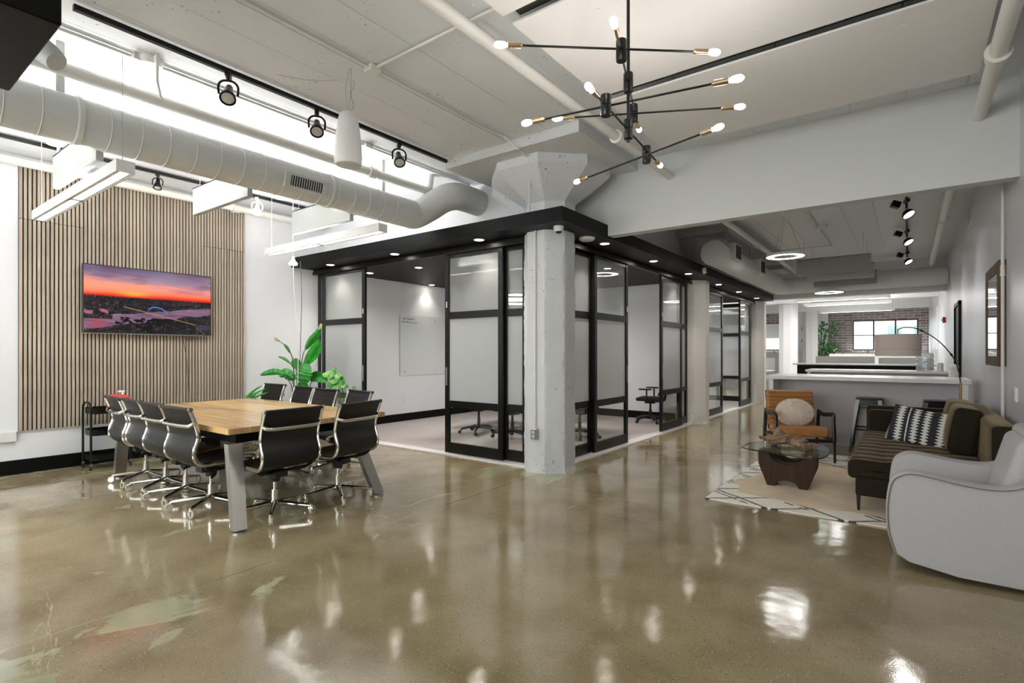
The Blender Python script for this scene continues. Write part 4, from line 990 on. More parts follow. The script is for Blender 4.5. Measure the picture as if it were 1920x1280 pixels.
# ------------------------------------------------------------------ CART
def cart():
    t = thing('utility_cart', 'black three tier rolling cart against the slat wall', 'cart', (-7.93, 2.25, 0), PI/2)
    hx, hy = .2, .15
    for sx in (-1, 1):
        pts = [(sx*hx, -hy, .07), (sx*hx, -hy, .74), (sx*hx, -hy*.6, .80), (sx*hx, hy*.6, .80), (sx*hx, hy, .74), (sx*hx, hy, .07)]
        MB().tube(pts, .013, 8, flat=(1, 1)).build('side_frame', M_blackmetal, t)
    for z in (.10, .40, .66):
        def fn(u, v, z=z):
            a = u*2*PI; R = [.0, .9, .98, 1.0, 1.0][int(v*4+.01)]; zz = [0, 0, .004, .03, .075][int(v*4+.01)]
            ex = .35; cx = math.copysign(abs(math.cos(a))**ex, math.cos(a)); cy = math.copysign(abs(math.sin(a))**ex, math.sin(a))
            return Vector((cx*hx*.98*R, cy*hy*R, z+zz))
        MB().grid(fn, 40, 4, cu=True).build('tray', M_blackmetal, t, 50)
    for sx in (-1, 1):
        for sy in (-1, 1):
            c = MB().box((sx*hx-.012, sy*hy-.012, .04), (sx*hx+.012, sy*hy+.012, .075)).build('caster', M_steel, t, 0)
            MB().cyl((sx*hx-.01, sy*hy, .027), (sx*hx+.01, sy*hy, .027), .027, n=16).build('wheel', M_blackplastic, c)
    f = thing('folder', 'red folder lying on the top tray of the black cart', 'folder', (-7.9, 2.35, .668))
    MB().box((-.12, -.09, 0), (.12, .09, .2), M=Ry(.12), bev=.004, seg=1).build('folder_body', M_redfolder, f, 0)
    s = thing('spray_bottle', 'small white bottle standing on the cart', 'bottle', (-7.95, 2.42, .76))
    MB().lathe([(0, 0), (.028, 0), (.028, .09), (.012, .12), (.012, .14), (0, .14)], 16).build('bottle_body', M_white, s); MB().box((-.012, -.05, .14), (.012, .02, .165), bev=.004, seg=1).build('spray_head', M_white, s)
cart()

# ------------------------------------------------------------------ PLANTS
def at(px, py, dep):
    r = (px-960)/994; u = (661-py)/994; c, s = math.cos(math.radians(36.78)), math.sin(math.radians(36.78))
    return Vector(((-s+c*r)*dep, (c+s*r)*dep, 1.4+u*dep))
def leaf_mesh(path, width, n=14, fold=.25, side=None, curl=0.0, mat_=None, name='leaf', parent=None, shape=None, origin=Vector()):
    P = smoothpath([Vector(p)-origin for p in path], 6); k = len(P)
    side = Vector(side).normalized()
    def fn(u, v):
        i = min(int(v*(k-1)), k-2); f = v*(k-1)-i; p = P[i].lerp(P[i+1], f); tn = (P[i+1]-P[i]).normalized()
        s = (side-tn*side.dot(tn)).normalized(); nr = tn.cross(s)
        w = (shape(v) if shape else (math.sin(PI*min(1, v*.94+.04))**.7))*width/2
        x = u*2-1
        rip = math.sin(v*38)*.0035*(1 if abs(x) > .2 else 0)
        return p+s*(x*w)+nr*(abs(x)*w*fold+rip)
    return MB().grid(fn, 8, 26).build(name, mat_ or M_leaf, parent, 60)
def bird_plant():
    base = Vector((-7.62, 4.62, 0)); t = thing('bird_of_paradise_plant', 'tall potted plant with long stems and big green leaves in the corner', 'plant', base)
    MB().lathe([(0, 0), (.15, 0), (.19, .3), (.2, .34), (.185, .34), (.18, .31), (0, .31)], 28).build('pot', M_pot, t)
    right = Vector((.80, .60, 0)); up = Vector((0, 0, 1)); toward = Vector((.6, -.8, 0))
    D0 = (base-Vector((0, 0, 0))).length
    dp = 8.2
    def A(px, py, d=0): return at(px, py, dp+d)
    foot = base+Vector((0, 0, .31))
    def stem(pts, r=.011): 
        P = smoothpath([foot+Vector((random.uniform(-.04, .04), random.uniform(-.04, .04), 0))]+pts, 8)
        MB().tube([p-base for p in P], [r*(1-.55*i/len(P)) for i in range(len(P))], 8).build('stem', M_stem, t)
    L = lambda path, w, side, **k: leaf_mesh(path, w, side=side, parent=t, origin=base, **k)
    # broad leaf facing the camera
    stem([A(560, 740), A(566, 712, -.12)]); L([A(566, 716, -.14), A(569, 700, -.16), A(572, 690, -.16), A(573, 681, -.14)], .24, right, fold=.12, shape=lambda v: (math.sin(PI*min(1, v*.8+.16))**.5)*(1.05 if v < .5 else .92-.25*(v-.5)))
    # narrow upright furled leaves
    stem([A(561, 720), A(567, 670), A(572, 655)]); L([A(572, 655), A(580, 640), A(592, 626), A(600, 612)], .12, (right+up*-.4), fold=.9); L([A(597, 618), A(601, 611), A(602, 606)], .05, right, mat_=M_dryleaf)
    stem([A(562, 715), A(568, 690)]); L([A(568, 690), A(580, 668), A(592, 650), A(598, 636)], .16, (right+up*-.5), fold=.7); L([A(578, 682), A(592, 664), A(601, 650)], .12, (right+toward), fold=.5)
    # arching dry stem
    stem([A(551, 720), A(550, 680), A(544, 660), A(535, 648), A(522, 638)], .012); L([A(544, 662), A(538, 652), A(532, 645)], .05, up, fold=.6); L([A(524, 640), A(518, 636), A(514, 633)], .05, right, mat_=M_dryleaf)
    stem([A(556, 700), A(548, 685), A(535, 674), A(522, 669)], .008); L([A(545, 682), A(534, 673), A(522, 668)], .045, up, fold=.5)
    L([A(552, 672, .1), A(556, 682, .1), A(560, 690, .1)], .16, right, fold=.2)
    stem([A(548, 730), A(540, 712), A(530, 700)]); L([A(532, 702), A(520, 697), A(504, 698), A(488, 703)], .10, up, fold=.3)
    stem([A(556, 740), A(548, 715)]); L([A(553, 712), A(542, 704), A(532, 700), A(524, 706)], .17, up, fold=.4)
    stem([A(580, 726), A(584, 714)]); L([A(582, 714), A(592, 706), A(604, 708), A(613, 716)], .17, up, fold=.4)
    stem([A(566, 730)]); L([A(562, 732, -.1), A(568, 722, -.1), A(577, 729, -.1)], .15, up, fold=.3)
    return t
bird_plant()
def small_plant():
    base = Vector((-6.55, 4.72, 0)); t = thing('split_leaf_plant', 'small potted plant with pale split leaves against the glass door', 'plant', base)
    MB().lathe([(0, 0), (.11, 0), (.14, .24), (.13, .25), (.12, .22), (0, .22)], 24).build('pot', M_white, t)
    MB().box((-.14, -.14, 0), (.14, .14, .001)).build('saucer', M_pot, t, 0)
    for i, (px, py, dx, dy, w, pale) in enumerate(((614, 699, -6, 8, .09, 1), (620, 695, -2, 14, .12, 1), (626, 690, 3, 6, .05, 0), (632, 700, 4, 10, .09, 1), (637, 708, 6, 12, .09, 0), (626, 706, 0, 14, .11, 1), (640, 716, 8, 10, .08, 1), (630, 718, 2, 12, .10, 1), (645, 722, 8, 5, .05, 0), (622, 716, -4, 12, .08, 0), (662, 724, 5, 4, .03, 0))):
        p0 = at(px, py, 7.75); p1 = at(px+dx*.5, py+dy*.5, 7.7); p2 = at(px+dx, py+dy, 7.68)
        P = smoothpath([base+Vector((0, 0, .22)), (base+Vector((0, 0, .22))).lerp(p0, .6)+Vector((.03, 0, .05)), p0], 6)
        MB().tube([q-base for q in P], .005, 6).build('stem', M_stem, t)
        leaf_mesh([p0, p1, p2], w*1.3, side=(.8, .6, .2), parent=t, origin=base, mat_=M_leafpale if pale else M_leaf, fold=.35, shape=lambda v: math.sin(PI*min(1, v*.9+.08))**.6*(1 if int(v*16) % 2 else .82))
small_plant()
def snake_plant():
    base = Vector((-7.95, 3.72, 0)); t = thing('spiky_plant', 'low spiky green plant left of the turned chair', 'plant', base)
    MB().lathe([(0, 0), (.1, 0), (.13, .4), (.12, .42), (.11, .38), (0, .38)], 24).build('pot', M_pot, t)
    for px, py in ((492, 722), (498, 728), (480, 740), (476, 744), (484, 734), (503, 735)):
        tip = at(px, py, 7.75); f = base+Vector((random.uniform(-.03, .03), random.uniform(-.03, .03), .38))
        mid = f.lerp(tip, .55)+Vector((0, 0, .08)); leaf_mesh([f, mid, tip], .035, side=(.8, .6, .1), parent=t, origin=base, fold=.3)
snake_plant()

# ------------------------------------------------------------------ CONFERENCE ROOM
wb = thing('glass_whiteboard', 'frameless glass writing board on the conference room wall', 'whiteboard', (XL, 7.225, .93))
MB().box((.012, 0, 0), (.018, 1.6, 1.24), bev=.001, seg=1).build('board_glass', mat('board_glass', S(212,216,214), .08, coat=.5), wb, 0)
for y in (.12, 1.0, 1.48):
    for z in (.08, 1.16): MB().cyl((0, y, z), (.024, y, z), .014, n=12).build('standoff', M_steel, wb)
M_ink = mat('marker_ink', S(40,40,44), .6)
def text(body, size, loc, rot, m, parent, name='lettering', ext=.0006):
    cu = bpy.data.curves.new(name, 'FONT'); cu.body = body; cu.size = size; cu.extrude = ext; cu.materials.append(m)
    q = bpy.data.objects.new('q', cu); me = bpy.data.meshes.new_from_object(q); bpy.data.objects.remove(q); me.name = name
    me.materials.clear(); me.materials.append(m)
    o = bpy.data.objects.new(name, me); C.objects.link(o); o.parent = parent; o.location = loc; o.rotation_euler = rot; return o
text('Wifi: Owner Int', .052, (.0195, .05, 1.15), (PI/2, 0, PI/2), M_ink, wb)
text('PW: PW_ok_ wwe', .052, (.0195, .05, 1.08), (PI/2, 0, PI/2), M_ink, wb)

def task_chair():
    t = thing('task_chair', '', 'chair')
    m = M_blackplastic
    MB().rbox((.5, .47, .07), .033, 3, 6, M=Tr(0, .0, .47)).build('seat', mat('black_mesh_fabric', S(28,28,30), .9, bump=.3, bscale=300), t)
    def fn(u, v):
        x = u*2-1; z = .55+v*.5; w = .23*(1-.12*v)*(1 if v > .06 else .9); return Vector((x*w, -.24-.05*math.sin(v*PI*.9)+.05*x*x-.06*v, z))
    MB().grid(fn, 10, 14, thick=(0, -.03, 0)).build('backrest', M_blackplastic, t, 60)
    MB().tube(smoothpath([(0, -.12, .42), (0, -.27, .45), (0, -.3, .62), (0, -.32, .75)], 5), .022, 8).build('back_spine', m, t)
    for s in (-1, 1):
        MB().tube(smoothpath([(s*.2, 0, .43), (s*.3, 0, .45), (s*.31, 0, .62), (s*.3, 0, .66)], 4), .016, 8).build('arm_post', m, t)
        MB().rbox((.08, .25, .03), .014, 2, 4, M=Tr(s*.3, .03, .675)).build('armrest', m, t)
    MB().box((-.08, -.1, .38), (.08, .1, .44), bev=.015).cyl((0, 0, .24), (0, 0, .4), .02, n=14).cyl((0, 0, .1), (0, 0, .26), .028, n=14).build('gas_column', m, t)
    a0 = None
    for k in range(5):
        a = k*2*PI/5
        if a0 is None:
            a0 = MB().tube([(.02, 0, .12), (.2, 0, .105), (.31, 0, .075)], [.028, .02, .016], 8).build('base_arm', m, t)
            c0 = MB().cyl((-.02, -.022, .028), (-.02, .022, .028), .028, n=14).cyl((0, 0, .03), (0, 0, .08), .01, n=8).build('caster', m, t); c0.location = (.31, 0, 0)
        else:
            share('base_arm', a0, t, (0, 0, 0), (0, 0, a)); share('caster', c0, t, (.31*math.cos(a), .31*math.sin(a), 0), (0, 0, a+k))
    return t
tc_ = task_chair(); G2 = 'black task chairs in the glass rooms'
for i, (x, y, a, lab) in enumerate(((-4.12, 10.12, PI/2+.15, 'black task chair with armrests seen through the corridor doorway'), (-5.95, 7.0, .2, 'black task chair behind the glass door left of the corner column'), (-5.15, 6.9, -.2, 'black task chair behind the glass next to the corner column'), (-4.3, 7.6, 1.5, 'black task chair behind the glass right of the corner column'), (-5.6, 9.0, 3.0, 'black task chair on the far side of the conference room table'), (-5.0, 12.4, 2.0, 'black task chair in the second glass room'))):
    if i == 0: tc_.location = (x, y, .012); tc_.rotation_euler = (0, 0, a); tc_['label'] = lab; tc_['group'] = G2
    else: dup(tc_, (x, y, .012), a, lab, G2)
t = thing('meeting_table', 'white meeting table inside the first glass room', 'table', (-5.5, 7.95, .012))
MB().rbox((2.0, 1.1, .035), .015, 2, 4, M=Tr(0, 0, .74)).build('tabletop', M_quartz, t)
for s in (-.6, .6): MB().cyl((s, 0, .02), (s, 0, .72), .04, n=16).lathe([(0, 0), (.28, 0), (.28, .015), (.04, .03), (0, .03)], 24, c=(s, 0, 0)).build('leg', M_steel, t)
t = thing('desk', 'white desk with grey front inside the second glass room', 'desk', (-6.2, 14.2, .012))
MB().box((-1.0, -.4, .7), (1.2, .4, .74), bev=.004, seg=1).build('desktop', M_quartz, t, 0)
MB().box((-.9, -.38, 0), (-.4, .38, .7), bev=.004, seg=1).box((1.1, -.38, 0), (1.15, .38, .7)).build('pedestal', M_feltdark, t, 0)

# ------------------------------------------------------------------ BAR AND COUNTERS
t = thing('bar_counter', 'long white quartz topped bar with a grey-mauve front', 'bar counter', (-.55, 8.85, 0))
MB().box((-1.19, -.03, 1.0), (1.19, .93, 1.055), bev=.004, seg=1).build('countertop', M_quartz, t, 0)
MB().box((-1.16, 0, 0), (-1.10, .9, 1.0)).build('end_panel', M_quartz, t, 0)
MB().box((1.10, 0, 0), (1.16, .9, 1.0)).build('end_panel', M_quartz, t, 0)
MB().box((-1.10, .56, 0), (1.10, .60, 1.0)).build('front_panel', M_barpanel, t, 0)
t = thing('kitchen_counter', 'lower white counter standing behind the bar with the water jug', 'counter', (-.5, 12.0, 0))
MB().box((-1.15, 0, 1.02), (1.15, .9, 1.065), bev=.004, seg=1).build('countertop', M_quartz, t, 0)
MB().box((-1.12, .04, 0), (-1.06, .86, 1.02)).build('end_panel', M_quartz, t, 0); MB().box((1.06, .04, 0), (1.12, .86, 1.02)).build('end_panel', M_quartz, t, 0)
MB().box((-1.06, .3, 0), (1.06, .35, 1.02)).build('front_panel', M_barpanel, t, 0)
t = thing('reception_desk', 'black fronted desk with a thin white top behind the counters', 'desk', (-.8, 15.0, 0))
MB().box((-1.55, 0, 1.10), (1.3, .7, 1.13)).build('desktop', M_quartz, t, 0)
MB().box((-1.45, .05, 0), (1.25, .12, 1.10)).build('front_panel', M_black, t, 0)
MB().box((-1.45, .12, 0), (-1.4, .66, 1.1)).box((1.2, .12, 0), (1.25, .66, 1.1)).build('end_panel', M_black, t, 0)
for lab, x0, x1, y, z0, z1 in (('white desk divider left of the gap behind the black desk', -2.1, -.72, 17.2, .72, 1.30), ('white desk divider right of the gap behind the black desk', -.64, .5, 17.2, .72, 1.27), ('farther long white desk divider below the brick wall', -2.0, .5, 19.4, .72, 1.36)):
    t = thing('desk_divider', lab, 'desk divider', ((x0+x1)/2, y, 0)); w = (x1-x0)/2
    MB().box((-w, -.01, z0), (w, .01, z1), bev=.004, seg=1).build('divider_panel', M_white, t, 0)
    MB().box((-w, -.03, z0-.04), (w, .7, z0)).build('desktop', M_quartz, t, 0)
    for s in (-1, 1): MB().box((s*w-.03*(s > 0)-.0*(s < 0), 0, 0), (s*w+.03*(s < 0), .6, z0-.04)).build('leg', M_steel, t, 0)
# workstation at the far left
t = thing('workstation', 'grey and white workstation beside the far left window', 'desk', (-4.9, 21.0, 0))
MB().box((-.9, 0, .72), (.9, .8, .76)).build('desktop', M_quartz, t, 0); MB().box((-.9, 0, .0), (-.85, .8, 1.25)).box((.0, 0, 0), (.05, .8, 1.25)).box((-.9, .78, .76), (.9, .8, 1.2)).build('side_panel', M_felt, t, 0); MB().box((.1, .1, 0), (.55, .7, .7)).build('cabinet', M_blackplastic, t, 0)

def jug():
    t = thing('water_jug', 'large clear water cooler jug standing upside down on the counter', 'water jug', (.24, 12.25, 1.065))
    MB().lathe([(0, .0), (.115, .0), (.13, .01), (.132, .05), (.124, .06), (.132, .07), (.132, .13), (.124, .14), (.132, .15), (.132, .21), (.124, .22), (.132, .23), (.132, .29), (.115, .325), (.05, .34), (0, .33)], 32).build('jug_body', M_jug, t)
    MB().box((-.02, -.145, .16), (.02, -.12, .18)).build('tap', M_cord, t, 0)
    s = thing('soap_dispenser', 'small white cylinder beside the water jug', 'dispenser', (.46, 12.2, 1.065))
    MB().lathe([(0, 0), (.045, 0), (.045, .13), (.035, .15), (0, .155)], 20).build('dispenser_body', M_white, s)
    MB().lathe([(0, 0), (.1, 0), (.1, .006), (0, .006)], 24).build('dish', M_white, s)
    s = thing('canister', 'pale ridged canister at the right end of the bar', 'canister', (.49, 9.3, 1.055))
    MB().lathe([(0, 0), (.10, 0), (.10, .008), (.052, .012), (.052, .16), (.04, .185), (.02, .19), (0, .19)], 28).build('canister_body', M_white, s)
    for k in range(5): MB().lathe([(.0525, .03+k*.026), (.055, .034+k*.026), (.0525, .038+k*.026)], 28).build('ridge', M_steel, s)
jug()

def stool():
    t = thing('bar_stool', '', 'stool'); m = mat('gloss_black_steel', S(10,10,11), .2)
    h = .76
    def fn(p): 
        p = p.copy(); r = (p.x**2+p.y**2)**.5; p.z -= .006*max(0, 1-(r/.12)**2); return p
    MB().rbox((.31, .31, .03), .013, 3, 10, M=Tr(0, 0, h-.015), fn=fn).build('seat', m, t)
    MB().box((-.145, -.145, h-.10), (-.135, .145, h-.03)).box((.135, -.145, h-.10), (.145, .145, h-.03)).box((-.145, -.145, h-.10), (.145, -.135, h-.03)).box((-.145, .135, h-.10), (.145, .145, h-.03)).build('seat_skirt', m, t, 0)
    for sx in (-1, 1):
        for sy in (-1, 1):
            l = MB().tube([(sx*.13, sy*.13, h-.03), (sx*.175, sy*.175, h*.5), (sx*.215, sy*.215, .02)], [.036, .026, .018], 4).build('leg', m, t, 30)
            MB().cyl((sx*.215, sy*.215, 0), (sx*.215, sy*.215, .03), .018, .015, n=10).build('foot_cap', M_blackplastic, l)
    MB().box((-.15, -.012, .60), (.15, .012, .615)).box((-.012, -.15, .615), (.012, .15, .63)).build('cross_brace', m, t, 0)
    for (a, b_) in (((-1, -1), (1, -1)), ((1, -1), (1, 1)), ((1, 1), (-1, 1)), ((-1, 1), (-1, -1))):
        MB().tube([(a[0]*.192, a[1]*.192, .31), (b_[0]*.192, b_[1]*.192, .31)], .012, 4, flat=(1.4, .5)).build('footrest', m, t, 0)
    return t
st = stool(); st.location = (-.45, 9.16, 0); st['label'] = 'black metal bar stool left of the sofa at the bar'; st['group'] = 'black bar stools'
dup(st, (.32, 9.15, 0), 0, 'black metal bar stool at the right end of the bar behind the sofa', 'black bar stools')

# ------------------------------------------------------------------ LOUNGE: rugs
t = thing('patterned_rug', 'cream rug with thin dark diamond lines under the sofa', 'rug', (-1.56, 5.17, 0))
def rf(u, v): return Vector((u*2.2, v*3.25, .012+.001*noise.noise(Vector((u*12, v*16, 0)))))
MB().grid(rf, 40, 56, thick=(0, 0, -.011)).build('pile', M_rug, t, 60)
t = thing('cowhide_rug', 'tan cowhide rug lying over the patterned rug under the glass table', 'rug', (-.75, 6.5, 0))
out = [(-.62, -.93), (-.2, -1.0), (.1, -1.12), (.35, -1.02), (.62, -1.05), (.80, -.85), (.95, -.9), (1.0, -.6), (.85, -.2), (.85, .3), (1.0, .7), (.8, .95), (.4, .8), (.1, 1.0), (-.2, 1.1), (-.35, .95), (-.55, .9), (-.72, .6), (-.62, .2), (-.66, -.2), (-.78, -.45), (-.66, -.65)]
sm = smoothpath([(x, y, 0) for x, y in out+[out[0]]], 4)[:-1]
m = MB()
rings = [0, .35, .7, .92, 1.0]
V = []; n = len(sm)
for r in rings[1:]:
    for p in sm: V.append((p.x*r, p.y*r, .018 if r < .99 else .0135))
F = [tuple(range(n))]+[(k*n+i, k*n+(i+1) % n, (k+1)*n+(i+1) % n, (k+1)*n+i) for k in range(len(rings)-2) for i in range(n)]
m._add(V, F); m.build('hide', M_hide, t, 60)
MB().grid(lambda u, v: Vector((.62+u*.34, -1.02+v*.1, .02+.045*math.sin(u*PI)**2)), 16, 3, thick=(0, 0, -.004)).build('curled_edge', M_hide, t, 60)

# coffee table
def coffee_table():
    t = thing('coffee_table', 'low coffee table with a rounded glass top on a dark carved wood base', 'coffee table', (-1.0, 6.15, .018))
    zt = .372
    def slab(y, th, name, a=0, sc=1):
        top = []; W_ = .27
        # outline: left outer edge, bottom with arch, right outer edge, top with deep U
        L_ = [(-.275, zt-.012), (-.272, .25), (-.25, .17), (-.21, .07), (-.185, 0)]
        arch = [(-.185, 0), (-.11, 0), (-.075, .045), (-.03, .072), (.03, .072), (.075, .045), (.11, 0), (.185, 0)]
        R_ = [(-x, z) for x, z in L_][::-1]
        U = [(.275, zt-.012), (.17, zt-.012), (.13, zt-.075), (.06, zt-.128), (0, zt-.14), (-.06, zt-.128), (-.13, zt-.075), (-.17, zt-.012)]
        sm2 = lambda q: [(p.x, p.y) for p in smoothpath([(x, z, 0) for x, z in q], 4)]
        poly = sm2(L_)[:-1]+sm2(arch[:2])[:-1]+sm2(arch[1:-1])[:-1]+sm2(arch[-2:])[:-1]+sm2(R_)[:-1]+sm2(U[:2])[:-1]+sm2(U[1:])
        # build as strips left/right joined: use lower/upper columns to stay valid
        xs = np.linspace(-.275, .275, 56); 
        def lo(x):
            ax = abs(x)
            if ax > .185: 
                pts = sorted([(-p[0], p[1]) for p in sm2(L_)]); return float(np.interp(ax, [p[0] for p in pts], [p[1] for p in pts]))
            if ax > .11: return 0
            return .072*math.sqrt(max(0, 1-(ax/.11)**2))
        def hi(x):
            ax = abs(x)
            return zt-.012 if ax > .175 else zt-.012-.13*math.sqrt(max(0, 1-(ax/.175)**2))
        V = []; F = []
        for x in xs:
            l, h_ = lo(x), max(hi(x), lo(x)+.002)
            V += [(x*sc, -th/2, l), (x*sc, th/2, l), (x*sc, th/2, h_), (x*sc, -th/2, h_)]
        for i in range(len(xs)-1):
            for j in range(4): F.append((i*4+j, i*4+(j+1) % 4, (i+1)*4+(j+1) % 4, (i+1)*4+j))
        F += [(0, 1, 2, 3), tuple((len(xs)-1)*4+j for j in (3, 2, 1, 0))]
        m = MB(); m._add(V, F, Tr(0, y, 0) @ Rz(a)); m.build(name, M_walnut, t, 30)
    slab(-.03, .16, 'front_base')
    slab(.30, .10, 'rear_base', .35, .8)
    out = smoothpath([(x, y, 0) for x, y in ((-.42, -.16), (-.33, -.27), (0, -.37), (.24, -.42), (.34, -.36), (.37, -.1), (.33, .28), (.2, .5), (-.05, .5), (-.28, .36), (-.41, .08), (-.42, -.16))], 6)[:-1]
    MB().prism([(p.x, p.y) for p in out], zt, zt+.016).build('glass_top', M_tglass, t, 40)
    MB().tube([(p.x, p.y, zt+.008) for p in out], .006, 6, closed=True, up=(0, 0, 1)).build('glass_edge', mat('glass_edge_green', S(22,38,34), .2), t)
coffee_table()
def driftwood():
    t = thing('driftwood_sculpture', 'gnarled piece of driftwood on the glass coffee table', 'ornament', (-1.0, 6.3, .408))
    m = MB()
    def lump(c, r, s, seed):
        def fn(u, v):
            a = u*2*PI; b_ = (v-.5)*PI; d = Vector((math.cos(a)*math.cos(b_), math.sin(a)*math.cos(b_), math.sin(b_)))
            q = d*2.3+Vector((seed, 0, 0)); k = 1+.38*noise.noise(q)+.22*noise.noise(q*2.3)+.10*math.sin(q.x*9+q.z*6+3*noise.noise(q*1.5))
            p = Vector((d.x*r[0], d.y*r[1], d.z*r[2]))*k; p = Rz(s) @ p; p += Vector(c); p.z = max(p.z, .002); return p
        m.grid(fn, 56, 32, cu=True)
    lump((-.1, 0, .06), (.17, .07, .05), .2, 1); lump((.06, -.02, .05), (.12, .06, .055), -.5, 5); lump((-.12, .0, .12), (.05, .04, .055), .3, 9); lump((.0, .0, .09), (.12, .035, .022), .15, 13); lump((.1, -.0, .03), (.08, .045, .035), -.9, 17); lump((.19, .0, .02), (.07, .02, .018), .3, 23)
    m.build('wood', M_driftdark, t, 70)
driftwood()

# lounge chair
def lounge_chair():
    fx, fy = .39, -.92; ang = math.atan2(fy, fx)-(-PI/2)   # local front is -Y
    cx, cy = (-1.06+-.0)-.39*.33, 7.67+.92*.33
    t = thing('lounge_chair', 'tan leather channel-tufted lounge chair with a black wood frame', 'armchair', (cx, cy, .0), ang)
    # seat cushion with channels
    def ribs(axis, amp, per, ph=0):
        def fn(p):
            p = p.copy(); c = p[axis]; g = abs(math.sin(PI*c/per+ph))**.45
            if p.z > 0: p.z += amp*(g-1)
            return p
        return fn
    MB().rbox((.60, .62, .13), .05, 4, 44, M=Tr(0, -.02, .365) @ Rx(-.07), fn=ribs(1, .018, .058)).build('seat_cushion', M_leather, t, 60)
    BM = Tr(0, .30, .41) @ Rx(PI/2-.27)
    def bfn(p):
        p = p.copy(); g = abs(math.sin(PI*p.y/.05))**.6
        if p.z > 0: p.z += .020*(g-1)
        return p
    MB().rbox((.60, .52, .10), .04, 4, 56, M=BM @ Tr(0, .22, .0), fn=bfn).build('back_cushion', M_leather, t, 60)
    # frame
    for s in (-1, 1):
        MB().tube(smoothpath([(s*.335, -.36, 0), (s*.335, -.34, .28), (s*.335, -.32, .50), (s*.335, -.315, .60)], 5), [.014]*5+[.022]*5+[.02]*5+[.018], 10, flat=(1.1, .8)).build('front_leg', M_darkwood, t)
        MB().tube(smoothpath([(s*.335, .38, 0), (s*.335, .33, .25), (s*.335, .30, .45), (s*.335, .27, .60)], 5), [.014]*5+[.022]*5+[.02]*5+[.016], 10, flat=(1.1, .8)).build('rear_leg', M_darkwood, t)
        MB().tube(smoothpath([(s*.335, -.33, .585), (s*.34, -.31, .612), (s*.345, -.15, .60), (s*.34, .1, .575), (s*.335, .30, .60)], 5), .024, 10, flat=(.6, 1.2)).build('armrest', M_darkwood, t)
        MB().box((s*.335-.012, -.33, .26), (s*.335+.012, .32, .31), bev=.005, seg=1).build('side_rail', M_darkwood, t)
        MB().tube([(s*.285, .30, .33), (s*.285, .40, .60), (s*.285, .475, .86)], .02, 8, flat=(.8, 1.1)).build('back_post', M_darkwood, t)
    MB().box((-.335, -.34, .255), (.335, -.31, .30), bev=.005, seg=1).box((-.335, .3, .255), (.335, .33, .30), bev=.005, seg=1).build('cross_rail', M_darkwood, t)
    MB().box((-.29, .465, .82), (.29, .495, .86), bev=.005, seg=1).build('top_rail', M_darkwood, t)
    # round fur cushion
    R = Rz(ang); c = R @ Vector((-.02, .06, .60)); f = thing('fur_cushion', 'round cream fur cushion on the tan lounge chair', 'cushion', (cx+c.x, cy+c.y, c.z+.0), ang)
    def ff(u, v):
        a = u*2*PI; b_ = (v-.5)*PI; d = Vector((math.cos(a)*math.cos(b_), math.sin(a)*math.cos(b_), math.sin(b_)))
        return Vector((d.x*.215, d.y*.095, d.z*.165))
    core = MB().grid(ff, 40, 24, cu=True, M=Rx(-.25)).build('cushion_core', M_fur, f, 80)
    # fur tufts: many short tapered blades in one mesh
    m = MB(); rnd = random.Random(4)
    for _ in range(5200):
        a = rnd.random()*2*PI; s_ = rnd.uniform(-1, 1); b_ = math.asin(s_); d = Vector((math.cos(a)*math.cos(b_), math.sin(a)*math.cos(b_), math.sin(b_)))
        p = Vector((d.x*.212, d.y*.092, d.z*.162)); nn = Vector((d.x/.215, d.y/.095, d.z/.165)).normalized()
        dirn = (nn+Vector((rnd.uniform(-.7, .7), rnd.uniform(-.7, .7), rnd.uniform(-.9, .3)))*.8).normalized(); sd = dirn.cross(Vector((rnd.random()-.5, rnd.random()-.5, rnd.random()))).normalized()*.0028
        q = p+dirn*.02; e = p+dirn*.034+Vector((0, 0, -.006)); m._add([p-sd, p+sd, q+sd*.7, e, q-sd*.7], [(0, 1, 2, 3, 4)], Rx(-.25))
    fu = m.build('fur', M_fur, f, 0); fu['kind'] = 'stuff'
lounge_chair()

